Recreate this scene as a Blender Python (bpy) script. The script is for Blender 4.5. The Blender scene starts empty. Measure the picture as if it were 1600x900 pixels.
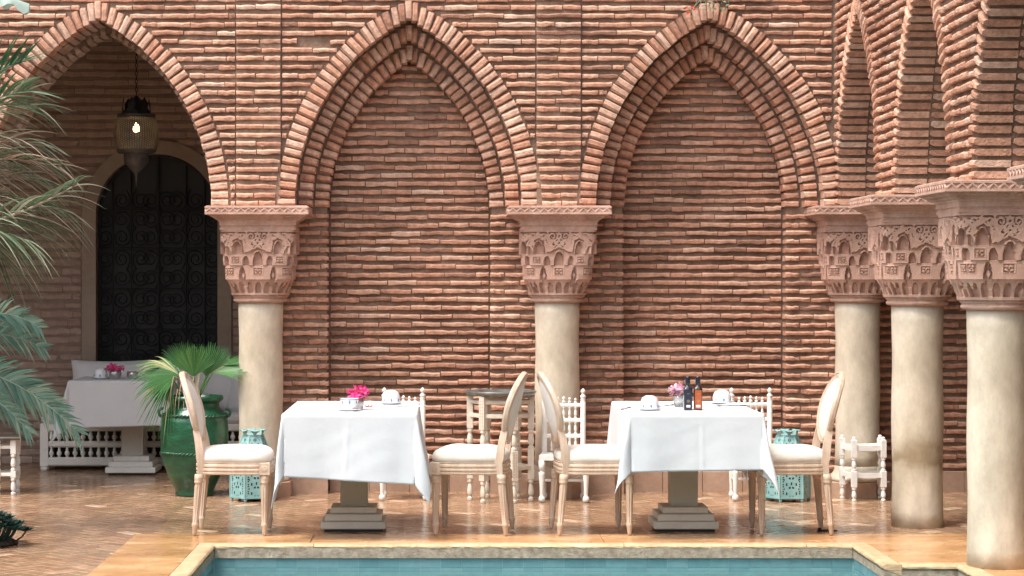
import bpy, math, random
import numpy as np
from mathutils import Vector, Matrix

# ------------------------------------------------------------------ camera, sky, sun, exposure
scene = bpy.context.scene
C = scene.collection
R = math.radians
PI = math.pi
F = 3400.0                      # focal length in photograph pixels
CAMZ = 1.53
cam_d = bpy.data.cameras.new('camera')
cam = bpy.data.objects.new('camera', cam_d); C.objects.link(cam)
cam.location = (0, 0, CAMZ); cam.rotation_euler = (R(90), 0, 0)
cam_d.sensor_width = 36; cam_d.lens = F / 1600 * 36
cam_d.shift_x = 110 / 1600; cam_d.shift_y = -12 / 1600
cam_d.clip_start = .1; cam_d.clip_end = 500
scene.camera = cam

SUN_EL, SUN_AZ = R(62), R(230)       # azimuth of the sun, clockwise from +Y
world = bpy.data.worlds.new('World'); scene.world = world; world.use_nodes = True
nt = world.node_tree; nt.nodes.clear()
sky = nt.nodes.new('ShaderNodeTexSky'); sky.sky_type = 'NISHITA'; sky.sun_disc = False
sky.sun_elevation = SUN_EL; sky.sun_rotation = SUN_AZ
sky.air_density = 1.2; sky.dust_density = 4.0; sky.ozone_density = 1.0
hs = nt.nodes.new('ShaderNodeHueSaturation'); hs.inputs['Saturation'].default_value = .35
bgn = nt.nodes.new('ShaderNodeBackground'); bgn.inputs['Strength'].default_value = .15
wo = nt.nodes.new('ShaderNodeOutputWorld')
nt.links.new(sky.outputs[0], hs.inputs['Color']); nt.links.new(hs.outputs[0], bgn.inputs[0])
nt.links.new(bgn.outputs[0], wo.inputs[0])
sun_d = bpy.data.lights.new('sun', 'SUN'); sun_d.energy = 1.35; sun_d.angle = R(18)
sun_d.color = (1, .93, .84)
sun = bpy.data.objects.new('sun', sun_d); C.objects.link(sun)
sdir = Vector((math.sin(SUN_AZ) * math.cos(SUN_EL), math.cos(SUN_AZ) * math.cos(SUN_EL), math.sin(SUN_EL)))
sun.rotation_euler = sdir.to_track_quat('Z', 'Y').to_euler(); sun.location = (-3, -2, 12)
vs = scene.view_settings
vs.view_transform = 'Standard'; vs.look = 'None'; vs.exposure = 1.27; vs.gamma = 1; vs.use_curve_mapping = False

rng = random.Random(11)
def U(a, b): return rng.uniform(a, b)
def PX(x, D): return (x - 690) * D / F          # photograph column -> world X at depth D
def PZ(y, D): return CAMZ + (438 - y) * D / F   # photograph row -> world Z at depth D

# ------------------------------------------------------------------ materials
MATS = {}
def pm(name, cols, scale=6, rough=.6, bump=.0, bscale=60, metal=0, spec=.5, tint=False, coat=0, coatr=.1,
       world_pos=False, detail=5, grain=0.0, sheen=0, trans=0, rough_var=0, stretch=None, subs=0, patch=0, pscale=1.1):
    """cols: list of (pos, rgb). With tint=True the ramp is driven by the per-face 'tint' value, else by noise."""
    m = bpy.data.materials.new(name); m.use_nodes = True
    n = m.node_tree; b = n.nodes['Principled BSDF']; L = n.links.new
    if world_pos:
        g = n.nodes.new('ShaderNodeNewGeometry'); co = g.outputs['Position']
    else:
        g = n.nodes.new('ShaderNodeTexCoord'); co = g.outputs['Object']
    if stretch:
        mp = n.nodes.new('ShaderNodeMapping'); mp.inputs['Scale'].default_value = stretch
        L(co, mp.inputs['Vector']); co = mp.outputs[0]
    nz = n.nodes.new('ShaderNodeTexNoise'); nz.inputs['Scale'].default_value = scale
    nz.inputs['Detail'].default_value = detail; nz.inputs['Roughness'].default_value = .62
    L(co, nz.inputs['Vector'])
    rp = n.nodes.new('ShaderNodeValToRGB')
    el = rp.color_ramp.elements
    while len(el) < len(cols): el.new(.5)
    for e, (p, c) in zip(el, cols): e.position = p; e.color = (*c, 1)
    if tint:
        at = n.nodes.new('ShaderNodeAttribute'); at.attribute_name = 'tint'; L(at.outputs['Fac'], rp.inputs[0])
    else:
        L(nz.outputs['Fac'], rp.inputs[0])
    out = rp.outputs[0]
    if grain:
        n2 = n.nodes.new('ShaderNodeTexNoise'); n2.inputs['Scale'].default_value = scale if tint else scale * 5
        n2.inputs['Detail'].default_value = 6; n2.inputs['Roughness'].default_value = .7; L(co, n2.inputs['Vector'])
        mr = n.nodes.new('ShaderNodeMapRange'); mr.inputs[1].default_value = .25; mr.inputs[2].default_value = .75
        mr.inputs[3].default_value = 1 - grain; mr.inputs[4].default_value = 1 + grain
        L(n2.outputs['Fac'], mr.inputs[0])
        mx = n.nodes.new('ShaderNodeVectorMath'); mx.operation = 'SCALE'
        L(out, mx.inputs[0]); L(mr.outputs[0], mx.inputs['Scale']); out = mx.outputs[0]
    if patch:
        n3 = n.nodes.new('ShaderNodeTexNoise'); n3.inputs['Scale'].default_value = pscale
        n3.inputs['Detail'].default_value = 6; n3.inputs['Roughness'].default_value = .65; n3.inputs['Distortion'].default_value = .6; L(co, n3.inputs['Vector'])
        mr = n.nodes.new('ShaderNodeMapRange'); mr.inputs[1].default_value = .3; mr.inputs[2].default_value = .7
        mr.inputs[3].default_value = 1 - patch; mr.inputs[4].default_value = 1 + patch
        L(n3.outputs['Fac'], mr.inputs[0])
        mx = n.nodes.new('ShaderNodeVectorMath'); mx.operation = 'SCALE'
        L(out, mx.inputs[0]); L(mr.outputs[0], mx.inputs['Scale']); out = mx.outputs[0]
    L(out, b.inputs['Base Color'])
    b.inputs['Roughness'].default_value = rough; b.inputs['Metallic'].default_value = metal
    b.inputs['Specular IOR Level'].default_value = spec
    b.inputs['Coat Weight'].default_value = coat; b.inputs['Coat Roughness'].default_value = coatr
    b.inputs['Sheen Weight'].default_value = sheen
    b.inputs['Transmission Weight'].default_value = trans
    if subs:
        b.inputs['Subsurface Weight'].default_value = subs; b.inputs['Subsurface Radius'].default_value = (.02, .02, .02)
    if rough_var:
        mr = n.nodes.new('ShaderNodeMapRange'); mr.inputs[1].default_value = .3; mr.inputs[2].default_value = .7
        mr.inputs[3].default_value = rough - rough_var; mr.inputs[4].default_value = rough + rough_var
        L(nz.outputs['Fac'], mr.inputs[0]); L(mr.outputs[0], b.inputs['Roughness'])
    if bump:
        nb = n.nodes.new('ShaderNodeTexNoise'); nb.inputs['Scale'].default_value = bscale
        nb.inputs['Detail'].default_value = 4; L(co, nb.inputs['Vector'])
        bp = n.nodes.new('ShaderNodeBump'); bp.inputs['Strength'].default_value = bump; bp.inputs['Distance'].default_value = .01
        L(nb.outputs['Fac'], bp.inputs['Height']); L(bp.outputs[0], b.inputs['Normal'])
    MATS[name] = m
    return m

pm('brick', [(0, (.31, .17, .12)), (.25, (.46, .24, .162)), (.5, (.525, .292, .202)), (.72, (.56, .335, .24)), (.86, (.58, .37, .275)), (1, (.605, .41, .315))],
   scale=22, rough=.92, bump=.7, bscale=80, tint=True, world_pos=True, grain=.42, spec=.15, patch=.17, pscale=1.6)
pm('mortar', [(.3, (.18, .115, .082)), (.7, (.28, .19, .14))], scale=9, rough=.95, bump=.6, bscale=70, world_pos=True, grain=.25, spec=.1, patch=.25, pscale=1.6)
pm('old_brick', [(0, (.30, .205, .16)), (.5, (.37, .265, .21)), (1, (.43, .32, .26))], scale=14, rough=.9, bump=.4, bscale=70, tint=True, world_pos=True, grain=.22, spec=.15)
pm('old_mortar', [(.3, (.2, .145, .115)), (.7, (.28, .21, .17))], scale=9, rough=.95, bump=.5, bscale=60, world_pos=True, spec=.1)
pm('terracotta', [(.25, (.42, .25, .19)), (.5, (.50, .315, .245)), (.75, (.58, .395, .32))], scale=7, rough=.85, bump=.3, bscale=110, grain=.2, spec=.2, patch=.15, pscale=4)
pm('skirting', [(.3, (.36, .225, .155)), (.7, (.48, .325, .235))], scale=5, rough=.5, bump=.1, bscale=40, grain=.15, world_pos=True)
pm('plaster', [(.3, (.27, .205, .16)), (.7, (.35, .275, .22))], scale=3, rough=.9, bump=.2, bscale=40, grain=.1, spec=.15)
pm('bounce_white', [(.3, (.62, .58, .53)), (.7, (.70, .66, .61))], scale=3, rough=.9, bump=.2, bscale=40, grain=.06, spec=.15)  # pale tone picked to bounce light around inside the loggia
pm('floor_tile', [(0, (.17, .085, .048)), (.2, (.27, .15, .088)), (.45, (.35, .21, .13)), (.62, (.29, .19, .11)), (.8, (.43, .27, .175)), (1, (.60, .43, .30))],
   scale=9, rough=.19, bump=.12, bscale=14, tint=True, world_pos=True, grain=.2, spec=.5, rough_var=.08, patch=.2, pscale=1.4)
pm('grout', [(.3, (.10, .065, .045)), (.7, (.16, .11, .08))], scale=20, rough=.5, bump=.2, bscale=90, world_pos=True)
pm('slab', [(.25, (.40, .19, .075)), (.48, (.52, .285, .125)), (.62, (.58, .35, .18)), (.8, (.66, .45, .26))], scale=2.3, rough=.23, bump=.1, bscale=18, world_pos=True, grain=.13, rough_var=.1, stretch=(1, 1.6, 1))
pm('coping', [(.3, (.42, .28, .15)), (.5, (.52, .37, .215)), (.75, (.62, .47, .305))], scale=8, rough=.55, bump=.5, bscale=55, world_pos=True, grain=.2)
pm('coping_face', [(.3, (.20, .165, .12)), (.5, (.33, .275, .205)), (.7, (.44, .375, .29))], scale=26, rough=.9, bump=.5, bscale=80, world_pos=True, grain=.2)
pm('pool_tile', [(0, (.10, .23, .255)), (.5, (.135, .28, .305)), (1, (.18, .33, .35))], scale=20, rough=.25, tint=True, world_pos=True, grain=.12)
pm('pool_grout', [(.3, (.2, .38, .39)), (.7, (.28, .45, .45))], scale=20, rough=.6, world_pos=True)
pm('white_paint', [(.3, (.72, .69, .64)), (.7, (.80, .77, .72))], scale=5, rough=.5, bump=.08, bscale=40, grain=.06)
pm('cream_paint', [(.3, (.60, .53, .43)), (.7, (.70, .63, .53))], scale=6, rough=.5, bump=.1, bscale=40, grain=.1)
pm('pedestal_paint', [(.3, (.42, .41, .34)), (.7, (.46, .45, .38))], scale=4, rough=.5, grain=.04)
pm('base_paint', [(.3, (.56, .53, .46)), (.7, (.62, .585, .515))], scale=5, rough=.45, grain=.05)
pm('shadow_black', [(0, (.02, .02, .02)), (1, (.03, .03, .03))], rough=.7)  # black for the painted shadow under the table bases
pm('linen', [(.3, (.585, .595, .615)), (.7, (.63, .64, .66))], scale=3, rough=.85, bump=.10, bscale=34, spec=.15, sheen=.15, grain=.02)
pm('seat_fabric', [(.3, (.58, .52, .46)), (.7, (.66, .60, .54))], scale=12, rough=.9, bump=.12, bscale=220, spec=.15, sheen=.2, grain=.05)
pm('back_fabric', [(.3, (.60, .58, .55)), (.7, (.67, .65, .62))], scale=12, rough=.9, bump=.12, bscale=220, spec=.15, sheen=.2)
pm('pale_wood', [(.25, (.42, .30, .215)), (.5, (.54, .41, .31)), (.75, (.63, .51, .41))], scale=9, rough=.5, bump=.12, bscale=60, grain=.12, stretch=(3, 3, .6))
pm('mint', [(.25, (.15, .32, .32)), (.5, (.23, .42, .415)), (.8, (.37, .55, .53))], scale=9, rough=.5, bump=.15, bscale=60, grain=.12)
pm('glaze_green', [(.25, (.001, .032, .014)), (.5, (.004, .075, .032)), (.75, (.014, .14, .06))], scale=5, rough=.3, bump=.45, bscale=30, coat=.5, coatr=.16, grain=.3, stretch=(1, 1, 2.5))
pm('soil', [(.3, (.02, .014, .01)), (.7, (.05, .035, .025))], scale=40, rough=.95, bump=.8, bscale=50)
pm('iron', [(.3, (.012, .012, .014)), (.7, (.028, .028, .03))], scale=20, rough=.5, metal=.4)
pm('dark_door', [(.3, (.005, .005, .007)), (.7, (.010, .010, .012))], scale=10, rough=.5)
pm('brass_dark', [(.3, (.06, .055, .05)), (.7, (.12, .108, .095))], scale=20, rough=.55, metal=.4)
pm('china', [(.3, (.76, .77, .80)), (.7, (.80, .81, .83))], scale=4, rough=.15, coat=.4)
pm('china_blue', [(.3, (.10, .18, .38)), (.7, (.2, .3, .5))], scale=60, rough=.2)
pm('steel', [(.3, (.5, .5, .5)), (.7, (.62, .62, .62))], scale=6, rough=.25, metal=1)
pm('silver', [(.3, (.42, .42, .42)), (.7, (.66, .65, .63))], scale=60, rough=.28, metal=.9, bump=.4, bscale=90)
pm('pink_petal', [(.3, (.62, .03, .17)), (.5, (.8, .06, .28)), (.7, (.85, .2, .4))], scale=30, rough=.6, subs=.2)
pm('pale_petal', [(.3, (.7, .3, .45)), (.7, (.85, .62, .7))], scale=30, rough=.6)
pm('red_petal', [(.3, (.55, .02, .02)), (.7, (.75, .15, .06))], scale=30, rough=.5)
pm('bottle_blue', [(0, (.008, .012, .022)), (1, (.015, .022, .04))], rough=.12, coat=.6)
pm('bottle_dark', [(0, (.012, .005, .004)), (1, (.03, .012, .008))], rough=.12, coat=.6)
pm('orange_label', [(.3, (.34, .075, .02)), (.7, (.43, .10, .03))], scale=12, rough=.6)
pm('navy_label', [(.3, (.012, .018, .035)), (.7, (.02, .03, .055))], scale=12, rough=.5)
pm('white_print', [(0, (.75, .73, .7)), (1, (.8, .78, .76))], rough=.6)
pm('gold_print', [(0, (.45, .32, .12)), (1, (.55, .4, .16))], rough=.5)
pm('cushion', [(.3, (.66, .65, .66)), (.7, (.75, .74, .75))], scale=4, rough=.9, bump=.15, bscale=160, sheen=.2, spec=.1)
pm('embroidery', [(.3, (.03, .07, .25)), (.7, (.06, .12, .36))], scale=50, rough=.8)
pm('dark_wood', [(.3, (.05, .04, .035)), (.7, (.12, .10, .085))], scale=8, rough=.4)
pm('tray', [(.3, (.12, .13, .13)), (.7, (.32, .32, .30))], scale=12, rough=.3, metal=.6)
pm('hollow_dark', [(0, (.05, .035, .028)), (1, (.07, .05, .04))], rough=.9)  # near-black that paints the shaded hollow of the lanterns
pm('bark', [(.3, (.10, .075, .055)), (.7, (.24, .19, .14))], scale=14, rough=.9, bump=.8, bscale=40, grain=.25, stretch=(1, 1, 3))
pm('water_glass', [(0, (.75, .78, .78)), (1, (.85, .87, .87))], rough=.06, trans=.85)

def leafmat(name, cols, rough=.45):
    m = pm(name, cols, scale=7, rough=rough, tint=True, grain=.2, world_pos=True, spec=.4)
    n = m.node_tree; b = n.nodes['Principled BSDF']
    src = b.inputs['Base Color'].links[0].from_socket
    tr = n.nodes.new('ShaderNodeBsdfTranslucent'); n.links.new(src, tr.inputs[0])
    mx = n.nodes.new('ShaderNodeMixShader'); mx.inputs[0].default_value = .3
    o = n.nodes['Material Output']
    n.links.new(b.outputs[0], mx.inputs[1]); n.links.new(tr.outputs[0], mx.inputs[2]); n.links.new(mx.outputs[0], o.inputs[0])
    return m
leafmat('fan_leaf', [(0, (.03, .10, .03)), (.5, (.06, .18, .05)), (.8, (.13, .27, .08)), (.93, (.33, .34, .14)), (1, (.55, .47, .28))])
leafmat('areca_leaf', [(0, (.035, .10, .045)), (.4, (.12, .20, .11)), (.7, (.27, .33, .23)), (.88, (.43, .45, .34)), (1, (.60, .44, .36))])
leafmat('blue_leaf', [(0, (.05, .13, .10)), (.5, (.14, .29, .245)), (.85, (.25, .43, .37)), (1, (.36, .48, .40))])
leafmat('succulent_leaf', [(0, (.012, .035, .03)), (.6, (.03, .075, .062)), (1, (.06, .11, .085))])
leafmat('dry_leaf', [(0, (.25, .17, .08)), (.6, (.45, .35, .2)), (1, (.6, .5, .33))])
leafmat('grey_leaf', [(0, (.25, .34, .3)), (1, (.5, .6, .55))])

# column shafts: pale lime plaster with marbled clouds; a stained variant per column with its own tide mark
def shaft_mat(name, stain):
    m = pm(name, [(.22, (.42, .345, .25)), (.45, (.57, .495, .385)), (.75, (.67, .605, .50))], scale=2.4, rough=.5, bump=.25, bscale=70, grain=.16, stretch=(1, 1, .55), patch=.13, pscale=5)
    n = m.node_tree; b = n.nodes['Principled BSDF']; L = n.links.new
    if stain:
        src = b.inputs['Base Color'].links[0].from_socket
        tc = n.nodes.new('ShaderNodeTexCoord')
        nz = n.nodes.new('ShaderNodeTexNoise'); nz.inputs['Scale'].default_value = 6; nz.inputs['Detail'].default_value = 5
        L(tc.outputs['Object'], nz.inputs['Vector'])
        vm = n.nodes.new('ShaderNodeVectorMath'); vm.operation = 'MULTIPLY_ADD'
        vm.inputs[1].default_value = (.32, .32, .32); L(nz.outputs['Color'], vm.inputs[0]); L(tc.outputs['Object'], vm.inputs[2])
        ds = n.nodes.new('ShaderNodeVectorMath'); ds.operation = 'DISTANCE'; L(vm.outputs[0], ds.inputs[0])
        ds.inputs[1].default_value = stain['c']
        rp = n.nodes.new('ShaderNodeValToRGB'); el = rp.color_ramp.elements
        st = stain['ramp']
        while len(el) < len(st): el.new(.5)
        for e, (p, v) in zip(el, st): e.position = p; e.color = (v, v, v, 1)
        mr = n.nodes.new('ShaderNodeMath'); mr.operation = 'MULTIPLY'; mr.inputs[1].default_value = stain['k']
        L(ds.outputs['Value'], mr.inputs[0]); L(mr.outputs[0], rp.inputs[0])
        mx = n.nodes.new('ShaderNodeMix'); mx.data_type = 'RGBA'
        L(rp.outputs[0], mx.inputs[0]); L(src, mx.inputs[6]); mx.inputs[7].default_value = (*stain['col'], 1)
        L(mx.outputs[2], b.inputs['Base Color'])
    return m
shaft_mat('shaft', None)
shaft_mat('shaft_stained', dict(c=(.14, .02, .34), k=1.9, col=(.22, .15, .065),
          ramp=[(0, .0), (.30, .08), (.42, .3), (.50, .75), (.57, .6), (.66, .2), (.78, 0)]))
shaft_mat('shaft_dirty', dict(c=(0, 0, -.62), k=1, col=(.17, .12, .08), ramp=[(0, .95), (.70, .9), (.78, .4), (.86, .12), (1, .0)]))

# ------------------------------------------------------------------ mesh helpers
class MB:
    def __init__(s): s.v = []; s.f = []; s.t = []
    def add(s, vs, fs, tint=.5):
        o = len(s.v); s.v.extend([tuple(p) for p in vs])
        s.f.extend([tuple(i + o for i in f) for f in fs]); s.t.extend([tint] * len(fs))
        return s
    def box(s, x0, x1, y0, y1, z0, z1, bev=0, tint=.5):
        if bev:
            b = bev
            vs = []
            for z, ins in ((z0, b), (z0 + b, 0), (z1 - b, 0), (z1, b)):
                vs += [(x0 + ins, y0 + ins, z), (x1 - ins, y0 + ins, z), (x1 - ins, y1 - ins, z), (x0 + ins, y1 - ins, z)]
            fs = [(3, 2, 1, 0), (12, 13, 14, 15)]
            for k in range(3):
                for i in range(4):
                    j = (i + 1) % 4; fs.append((k * 4 + i, k * 4 + j, k * 4 + 4 + j, k * 4 + 4 + i))
            return s.add(vs, fs, tint)
        return s.add([(x0, y0, z0), (x1, y0, z0), (x1, y1, z0), (x0, y1, z0), (x0, y0, z1), (x1, y0, z1), (x1, y1, z1), (x0, y1, z1)],
                     [(3, 2, 1, 0), (4, 5, 6, 7), (0, 1, 5, 4), (1, 2, 6, 5), (2, 3, 7, 6), (3, 0, 4, 7)], tint)
    def lathe(s, prof, cx=0, cy=0, n=20, flute=0, nf=10, cap=True, tint=.5, lean=(0, 0)):
        """prof: list of (r, z[, fluted])"""
        vs = []; z0 = prof[0][1]
        for p in prof:
            r, z = p[0], p[1]; fl = p[2] if len(p) > 2 else 0
            for i in range(n):
                a = 2 * PI * i / n
                rr = r - (flute * (.5 + .5 * math.cos(nf * a)) if fl else 0)
                vs.append((cx + rr * math.cos(a) + lean[0] * (z - z0), cy + rr * math.sin(a) + lean[1] * (z - z0), z))
        fs = []
        for k in range(len(prof) - 1):
            for i in range(n):
                j = (i + 1) % n; fs.append((k * n + i, k * n + j, k * n + n + j, k * n + n + i))
        if cap:
            fs.append(tuple(range(n - 1, -1, -1))); o = (len(prof) - 1) * n; fs.append(tuple(range(o, o + n)))
        return s.add(vs, fs, tint)
    def tube(s, pts, r, n=6, tint=.5, cap=True):
        pts = [Vector(p) for p in pts]; m = len(pts); vs = []
        rs = r if isinstance(r, (list, tuple)) else [r] * m
        prev = None
        for k, p in enumerate(pts):
            t = (pts[min(k + 1, m - 1)] - pts[max(k - 1, 0)])
            if t.length < 1e-9: t = Vector((0, 0, 1))
            t.normalize()
            if prev is None:
                a = Vector((0, 0, 1)) if abs(t.z) < .9 else Vector((1, 0, 0)); u = t.cross(a).normalized()
            else:
                u = (prev - t * prev.dot(t)).normalized()
            prev = u; w = t.cross(u)
            for i in range(n):
                an = 2 * PI * i / n; vs.append(p + (u * math.cos(an) + w * math.sin(an)) * rs[k])
        fs = []
        for k in range(m - 1):
            for i in range(n):
                j = (i + 1) % n; fs.append((k * n + i, k * n + j, k * n + n + j, k * n + n + i))
        if cap: fs.append(tuple(range(n - 1, -1, -1))); fs.append(tuple(range((m - 1) * n, m * n)))
        return s.add(vs, fs, tint)
    def grid(s, fn, nu, nv, tint=.5, wrap=False, keep=None):
        vs = [fn(i / nu, j / nv) for j in range(nv + 1) for i in range(nu + (0 if wrap else 1))]
        w = nu if wrap else nu + 1; fs = []
        for j in range(nv):
            for i in range(nu):
                if keep and not keep((i + .5) / nu, (j + .5) / nv): continue
                i2 = (i + 1) % w if wrap else i + 1
                fs.append((j * w + i, j * w + i2, (j + 1) * w + i2, (j + 1) * w + i))
        return s.add(vs, fs, tint)
    def xf(s, M):
        s.v = [tuple(M @ Vector(p)) for p in s.v]; return s

def mkmesh(name, mb, mat, smooth=False):
    me = bpy.data.meshes.new(name); me.from_pydata(mb.v, [], mb.f)
    at = me.attributes.new('tint', 'FLOAT', 'FACE'); at.data.foreach_set('value', mb.t)
    me.materials.append(MATS[mat])
    if smooth: me.polygons.foreach_set('use_smooth', [True] * len(me.polygons))
    me.update(); return me
def obj(name, mb, mat, parent=None, smooth=False, loc=None):
    me = mb if isinstance(mb, bpy.types.Mesh) else mkmesh(name, mb, mat, smooth)
    o = bpy.data.objects.new(name, me); C.objects.link(o)
    if parent: o.parent = parent
    if loc: o.location = loc
    return o
def tag(o, label, cat, group=None, kind=None):
    if label: o['label'] = label
    if cat: o['category'] = cat
    if group: o['group'] = group
    if kind: o['kind'] = kind
    return o
def thing(name, label, cat, loc=(0, 0, 0), rz=0, group=None):
    o = bpy.data.objects.new(name, None); C.objects.link(o); o.empty_display_size = .1
    o.location = loc; o.rotation_euler = (0, 0, rz)
    return tag(o, label, cat, group)
def copy_tree(o, parent=None):
    c = o.copy(); C.objects.link(c)
    if parent is not None: c.parent = parent
    for ch in list(o.children): copy_tree(ch, c)
    return c
def dup(root, loc, rz, label, group=None):
    r = copy_tree(root); r.location = loc; r.rotation_euler = (0, 0, rz); r['label'] = label
    if group: r['group'] = group
    return r

# ------------------------------------------------------------------ bricks
def brick_variant(L, Dp, H, segs, wob, tint):
    """front face at y=0 towards -Y, length along X, worn wavy arrises"""
    vs = []; fs = []
    c = H * .16
    ph = [U(0, 6) for _ in range(4)]
    tilt = U(-1, 1) * wob * .5
    for k in range(segs + 1):
        x = -L / 2 + L * k / segs
        e = 1 if 0 < k < segs else .6
        zt = H / 2 + wob * (U(-1, .5) * .6 + .4 * math.sin(ph[0] + 9 * k / segs)) * e + tilt * (k / segs - .5)
        zb = -H / 2 + wob * (U(-.6, 1) * .6 + .4 * math.sin(ph[1] + 7 * k / segs)) * e + tilt * (k / segs - .5)
        dy = wob * U(-.2, .9) + (wob * .9 if k in (0, segs) else 0)
        vs += [(x, Dp, zt), (x, dy + c * 1.7, zt), (x, dy, zt - c * 2.0), (x, dy + wob * .3, zb + c), (x, dy + c, zb), (x, Dp, zb)]
    for k in range(segs):
        for i in range(5):
            a = k * 6 + i; fs.append((a, a + 1, a + 7, a + 6))
    fs.append((0, 1, 2, 3, 4, 5)[::-1]); o = segs * 6; fs.append(tuple(o + i for i in range(6)))
    fs = [f[::-1] for f in fs]
    return vs, fs, tint

class BrickSet:
    """a family of worn brick shapes; add() queues bricks, finish() links the most visible ones singly and joins the rest"""
    def __init__(s, L, H, mat, n=36, wob=.0045, segs=4, depth=.1):
        s.L = L; s.mat = mat; s.var = []
        for i in range(n):
            t = min(.8, max(0, rng.gauss(.44, .19))) if i < n * 2 // 3 else U(.78, 1)
            s.var.append(brick_variant(L, depth, H, segs, wob, t))
        s.mesh = None; s.q = []
    def add(s, M, length, pri=0, parent=None, hs=1.0, ds=1.0, pale=.06):
        n = len(s.var); k2 = n * 2 // 3
        s.q.append((M, length / s.L, rng.randrange(k2, n) if rng.random() < pale else rng.randrange(k2), pri, parent, hs, ds))
    def finish(s, root, single, name='brick', rest='brick_courses'):
        if s.mesh is None:
            s.mesh = []
            for v, f, t in s.var:
                mb = MB(); mb.add(v, f, t); s.mesh.append(mkmesh(name, mb, s.mat))
        s.q.sort(key=lambda q: -q[3])
        for M, sc, k, pri, par, hs, ds in s.q[:single]:
            o = bpy.data.objects.new(name, s.mesh[k]); C.objects.link(o); o.parent = par or root
            o.matrix_local = M @ Matrix.Diagonal((sc, ds, hs, 1))
        rq = s.q[single:]; s.q = []
        if not rq: return
        V = []; Fs = []; T = []; off = 0
        arrs = [np.array(v) for v, f, t in s.var]
        for M, sc, k, pri, par, hs, ds in rq:
            A = np.array(M @ Matrix.Diagonal((sc, ds, hs, 1)))
            P = arrs[k] @ A[:3, :3].T + A[:3, 3]
            V.append(P); f = s.var[k][1]
            Fs.extend([tuple(i + off for i in ff) for ff in f]); T.extend([s.var[k][2]] * len(f)); off += len(P)
        me = bpy.data.meshes.new(rest); me.from_pydata(np.concatenate(V).tolist(), [], Fs)
        at = me.attributes.new('tint', 'FLOAT', 'FACE'); at.data.foreach_set('value', T)
        me.materials.append(MATS[s.mat]); me.update()
        o = bpy.data.objects.new(rest, me); C.objects.link(o); o.parent = root; o['kind'] = 'stuff'

def inview(p):
    if p.y < 1: return 0
    x = 690 + p.x * F / p.y; y = 438 - (p.z - CAMZ) * F / p.y
    return 1 if -5 < x < 1605 and -5 < y < 760 else 0
def frame(origin, xa, ya, za):
    M = Matrix.Identity(4)
    for i, a in enumerate((xa, ya, za)):
        for r_ in range(3): M[r_][i] = a[r_]
    for r_ in range(3): M[r_][3] = origin[r_]
    return M
PITCH = .06
def course(bs, x0, x1, z, y, k, L=.226, par=None, face='front', jit=.004, split=None, ds=1, bond=.5):
    """one course of bricks between x0 and x1 at height z on a plane facing -Y (front) or -X (west, x means y)"""
    W = x1 - x0
    if W < .03: return
    cuts = [x0]
    if split:
        n = split if isinstance(split, int) else 1
        for i in range(1, n): cuts.append(x0 + W * (i / n + U(-.12, .12)))
    else:
        p = x0 + (L * (bond if k % 2 else 1) * U(.9, 1.1)); 
        while p < x1 - .05: cuts.append(p); p += L * U(.93, 1.07)
    cuts.append(x1)
    for a, b in zip(cuts[:-1], cuts[1:]):
        if rng.random() < .0015: continue
        g = U(.003, .010); ln = b - a - g
        if ln < .02: continue
        m = (a + b) / 2; dz = U(-jit, jit); dy = U(-.007, .008)
        if face == 'front':
            o = Vector((m, y + dy, z + dz)); M = frame(o, (1, 0, 0), (0, 1, 0), (0, 0, 1)) @ Matrix.Rotation(U(-.008, .008), 4, 'Y')
        else:
            o = Vector((y + dy, m, z + dz)); M = frame(o, (0, -1, 0), (1, 0, 0), (0, 0, 1)) @ Matrix.Rotation(U(-.008, .008), 4, 'Y')
        bs.add(M, ln, inview(o) * ln * (1 if face == 'front' else .25), par, U(.9, 1.1), ds)

# ------------------------------------------------------------------ ground, floor tiles, pool
COLX = [-5.80, -3.55, -1.288, .823, 2.954]          # columns of the back wall
COLD = 15.5
SIDEY = [15.5, 13.55, 11.6, 9.65, 7.7]       # columns of the side arcade
SX = 2.962
W0, W1, W2, W3 = 15.30, 15.46, 15.61, 15.77  # wall front, second order, third order, niche panel
ZS = 2.05                                    # springing (abacus top)
PXL, PXR, PXR2 = -1.308, 2.366, 2.757        # pool edges (inner)
PY1, PY2 = 12.53, 11.64
PY0 = 4.0

g = MB()
zg = -.02
for (a, b, c_, d) in ((-60, 60, PY1, 60), (-60, PXL, PY0, PY1), (PXR, 60, PY2, PY1), (PXR2, 60, PY0, PY2), (-60, 60, -40, PY0)):
    g.add([(a, c_, zg), (b, c_, zg), (b, d, zg), (a, d, zg)], [(0, 1, 2, 3)])
ground = obj('ground', g, 'grout'); tag(ground, 'wet terracotta tiled courtyard floor around the pool', None, kind='structure')

def in_slab(x, y, m=0):
    return (PXL - .53 + m < x < 3.5 - m) and (y < 13.07 - m) and (y > PY0 - 2)
tl = []; W_ = .08
tv = []
for i in range(28):
    mb = MB(); t = min(1, max(0, rng.gauss(.5, .2)))
    b_ = .004; x_ = W_ - .0025; y_ = W_ / 2 - .0025
    mb.add([(-x_, -y_, -.012), (x_, -y_, -.012), (x_, y_, -.012), (-x_, y_, -.012), (-x_, -y_, -.003), (x_, -y_, -.003), (x_, y_, -.003), (-x_, y_, -.003),
            (-x_ + b_, -y_ + b_, 0), (x_ - b_, -y_ + b_, 0), (x_ - b_, y_ - b_, 0), (-x_ + b_, y_ - b_, 0)],
           [(0, 1, 5, 4), (1, 2, 6, 5), (2, 3, 7, 6), (3, 0, 4, 7), (4, 5, 9, 8), (5, 6, 10, 9), (6, 7, 11, 10), (7, 4, 8, 11), (8, 9, 10, 11)], t)
    tv.append(mb)
tmesh = [mkmesh('floor_tile', m, 'floor_tile') for m in tv]
ca, sa = math.cos(R(45)), math.sin(R(45))
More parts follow.
